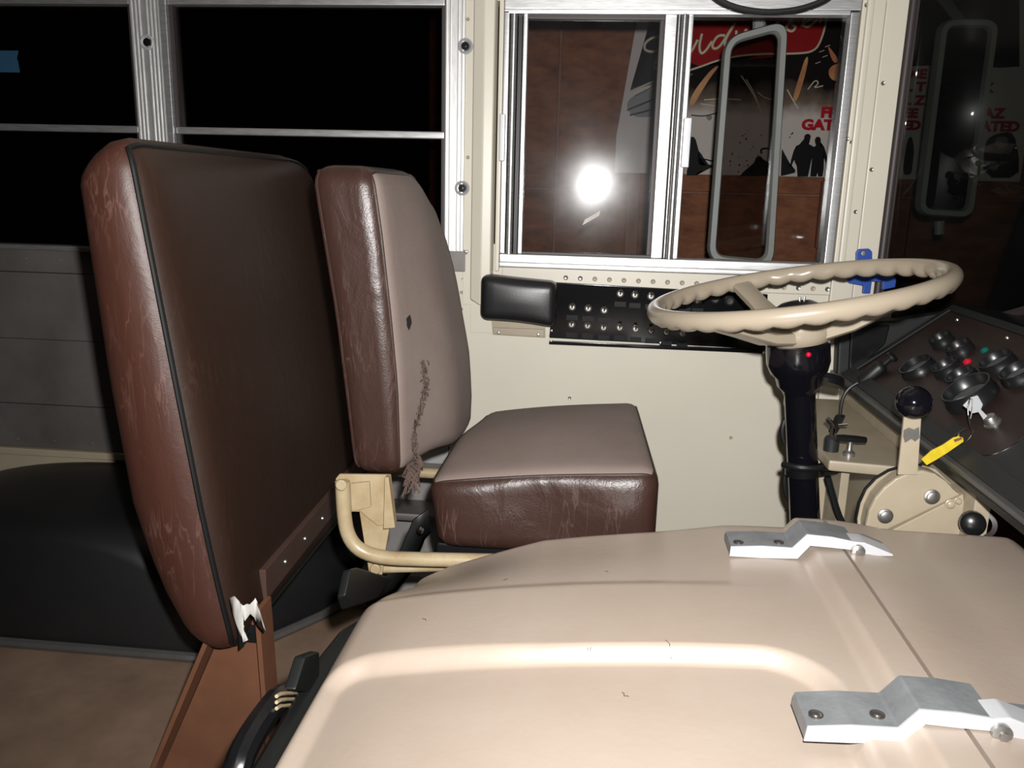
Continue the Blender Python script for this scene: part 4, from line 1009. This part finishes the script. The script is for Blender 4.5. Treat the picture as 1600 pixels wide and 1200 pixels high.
# lower right: black lower console with a thin bright edge
arc = [dpx(x, y, .004) for x, y in ((1505, 706), (1525, 712), (1548, 712), (1572, 703), (1590, 692), (1612, 676), (1640, 650))]
B().tube(arc, .0016, 6, smooth=1).build('bright_edge', 'chrome', dash)
q = B(); q.prism([dpx(x, y, .0015) for x, y in ((1505, 708), (1525, 714), (1548, 714), (1572, 705), (1590, 694), (1612, 678), (1640, 655), (1660, 860), (1600, 812))], DN*.003); q.build('kick_mat', 'dashgrey', dash)
# shelf beside the column
z_s = aY(1350, 722, 1.40).z
s0 = aY(1294, 730, 1.40)
B().prism([(s0.x, 1.40, z_s), (.556, 1.38, z_s), (.556, 1.86, z_s), (s0.x+.02, 1.86, z_s), (s0.x, 1.5, z_s)], (0, 0, -.020), .005).build('shelf', 'cream2', dash)
B().bb((s0.x+.035, 1.44, .1), (s0.x+.05, 1.60, z_s-.02), .002).bb((s0.x+.002, 1.50, .05), (s0.x+.03, 1.53, z_s-.02), .002).build('shelf_bracket', 'cream2', dash)
th_ = thing('pull_knob', aZ(1326, 712, z_s), 'small dark T shaped pull knob standing on the cream shelf', 'knob')
pb0 = aZ(1326, 712, z_s)
B().lathe([(.010, 0), (.010, .006), (.006, .009), (.0045, .012), (.0045, .028)], pb0, pb0+V((0, 0, 1)), 18, True, True).build('base', 'steel', th_)
hc = pb0+V((0, 0, .030)); B().tube([hc+V((-.026, -.002, .002)), hc+V((-.012, 0, .001)), hc+V((.012, 0, 0)), hc+V((.026, .002, -.001))], [.0055, .0065, .0065, .0055], 10).build('grip', 'black', th_)
vl = thing('chrome_valve', aZ(1296, 712, z_s), 'small chrome valve with grey collar on the shelf next to the steering column', 'valve')
p = aZ(1298, 704, z_s); B().lathe([(.013, 0), (.013, .022), (.010, .026), (.006, .028)], p, p+V((0, 0, 1)), 18, True, True).build('collar', 'dashgrey', vl)
B().tube([p+V((0, 0, .027)), p+V((0, 0, .045)), p+V((-.012, 0, .058))], .0045, 10, smooth=1).build('spout', 'chrome', vl)
B().tube([aY(1310, 665, 1.52), aY(1324, 664, 1.52)], .0028, 8).build('stem', 'chrome', vl)
# hand microphone and its cord
mic = thing('hand_microphone', aY(1340, 603, 1.60), 'black cylindrical handset with cord lying at the dashboard end', 'handset')
B().lathe([(.010, 0), (.0155, .004), (.0155, .050), (.012, .056), (.006, .060), (.006, .075), (.012, .078), (.012, .084), (0, .086)], aY(1346, 598, 1.74), aY(1384, 566, 1.72), 20, True, True).build('body', 'rubber', mic)
B().tube([aY(x, y, 1.70) for x, y in ((1340, 598), (1326, 606), (1316, 622), (1313, 645), (1312, 656))], .0035, 8, smooth=2).build('cord', 'rubber', mic)
q = B(); c0_, c1_ = aY(1313, 650, 1.55), aY(1302, 674, 1.55); pts = []
for i in range(60):
    t = i/59; pts.append(c0_.lerp(c1_, t) + V((math.cos(i*1.05)*.007, math.sin(i*1.05)*.007, 0)))
q.tube(pts, .0026, 6); q.build('coiled_cord', 'rubber', mic)
q = B(); 
tag(B().tube([aY(x, y, 1.42) for x, y in ((1293, 745), (1300, 770), (1308, 800), (1318, 822), (1326, 850))], .006, 8, smooth=1).build('brake_hose', 'rubber'), 'black hose dropping below the cream shelf right of the steering column', 'hose')

# key with ring and yellow tag
ky = thing('ignition_key', dpx(1552, 662), 'silver ignition key with a ring and yellow tag in the dashboard lock', 'key')
L0 = dpx(1548, 655)
ktip = aY(1548, 655, L0.y-.004); KY = ktip.y - .016
B().prism([aY(x, y, KY) for x, y in ((1505, 634), (1518, 621), (1528, 618), (1536, 632), (1533, 640), (1543, 650), (1537, 656), (1529, 644), (1520, 646))], (0, .003, 0), .0006).build('blade', 'castw', ky)
B().tube([aY(x, y, KY-.002) for x, y in ((1516, 622), (1512, 636), (1513, 654), (1516, 654), (1519, 640), (1519, 624))], .0012, 6, closed=True).build('ring', 'chrome', ky)
B().tube([aY(x, y, KY-.004-.042*(i_/6)) for i_, (x, y) in enumerate(((1513, 650), (1516, 668), (1522, 676), (1512, 690), (1500, 696), (1496, 684), (1500, 676)))], .0012, 6, smooth=1).build('ring', 'chrome', ky)
o = B().prism([aY(x, y, KY-.045) for x, y in ((1498, 682), (1505, 684), (1506, 690), (1480, 708), (1464, 718), (1448, 727), (1440, 718), (1456, 704), (1474, 695), (1490, 684))], (0, .003, 0), .0006).build('tag', 'yellow', ky, label='yellow key tag')
B().prism([aY(x, y, KY-.0455) for x, y in ((1490, 687), (1502, 683), (1504, 686), (1492, 691))], (0, .001, 0)).build('tag_hole', 'brownmetal', ky)

# ================================================================== LEVER IN QUADRANT
YL = 1.225
gl = thing('gear_lever', aY(1430, 850, YL), 'cream flat lever with a black ball knob in a half round quadrant', 'lever')
dome_pts = [(1352, 846), (1353, 820), (1358, 798), (1368, 778), (1382, 762), (1400, 748), (1420, 739), (1442, 735), (1462, 740), (1480, 752), (1492, 766), (1503, 773)]
B().prism([aY(x, y, YL) for x, y in dome_pts], (0, .012, 0), .004).build('quadrant', 'cream2', gl)
back = [(1338, 838), (1337, 810), (1342, 786), (1352, 764), (1368, 747), (1388, 735), (1412, 728), (1440, 727), (1462, 733), (1490, 760), (1500, 776)]
q = B(); q.prism([aY(x, y, YL+.052) for x, y in back], (0, .004, 0), .001); q.build('back_plate', 'cream2', gl)
rim_a = [aY(x, y, YL+.012) for x, y in dome_pts]
q = B(); q.prism([p + (V((0, 0, 0))) for p in [aY(x+4, y+4, YL+.012) for x, y in dome_pts]], (0, .04, 0), .001); q.build('spacer', 'cream2', gl)
B().tube([aY(x, y, YL+.050) for x, y in back[:8]], .0025, 6).build('rim_edge', 'black', gl, label='chipped dark rim edge')
B().prism([aY(x, y, YL-.002) for x, y in ((1352, 850), (1506, 772), (1510, 838), (1440, 870), (1360, 880))], (0, .03, 0), .002).build('bracket', 'cream2', gl)
B().prism([aY(x, y, YL+.002) for x, y in ((1507, 772), (1518, 782), (1514, 845), (1498, 860))], (0, .06, 0), .002).build('bracket', 'cream2', gl)
for x, y, r, m in ((1456, 776, .0085, 'steel'), (1383, 806, .0085, 'steel'), (1484, 787, .0055, 'cream2'), (1496, 782, .004, 'cream2')):
    p = aY(x, y, YL-.002); B().lathe([(r*1.35, 0), (r*1.35, .002), (r, .003), (r, .006), (r*.6, .0075), (0, .0075)], p, p-V((0, 1, 0)), 6 if False else 18, True, True).build('bolt', m, gl)
B().prism([aY(x, y, YL-.006) for x, y in ((1403, 742), (1413, 650), (1440, 650), (1434, 742))], (0, .006, 0), .001).build('lever', 'cream2', gl)
B().prism([aY(x, y, YL-.0065) for x, y in ((1412, 672), (1420, 668), (1428, 671), (1436, 667), (1437, 684), (1430, 690), (1424, 686), (1414, 692), (1411, 682))], (0, .001, 0)).build('worn_patch', 'steel', gl, label='bare worn patch')
kc = aY(1428, 629, YL-.003); B().sphere(kc, .0255, (1, 1, .96), 28).build('knob', 'blackgl', gl, label='black ball knob')
# dark round control by the bracket
kn = thing('heater_knob', aY(1524, 828, 1.20), 'dark round knob with a grey ring low at the dashboard base', 'knob')
p = aY(1518, 816, 1.19); B().lathe([(.017, 0), (.018, .006), (.017, .016), (.012, .020), (0, .021)], p, p+V((-.25, -.9, .2)), 22, True, True).build('knob', 'black', kn)
p = aY(1533, 818, 1.20); B().lathe([(.022, 0), (.022, .004), (.016, .006), (.015, .004)], p, p+V((-.6, -.8, .1)), 22, False, True).build('ring', 'gasket', kn)
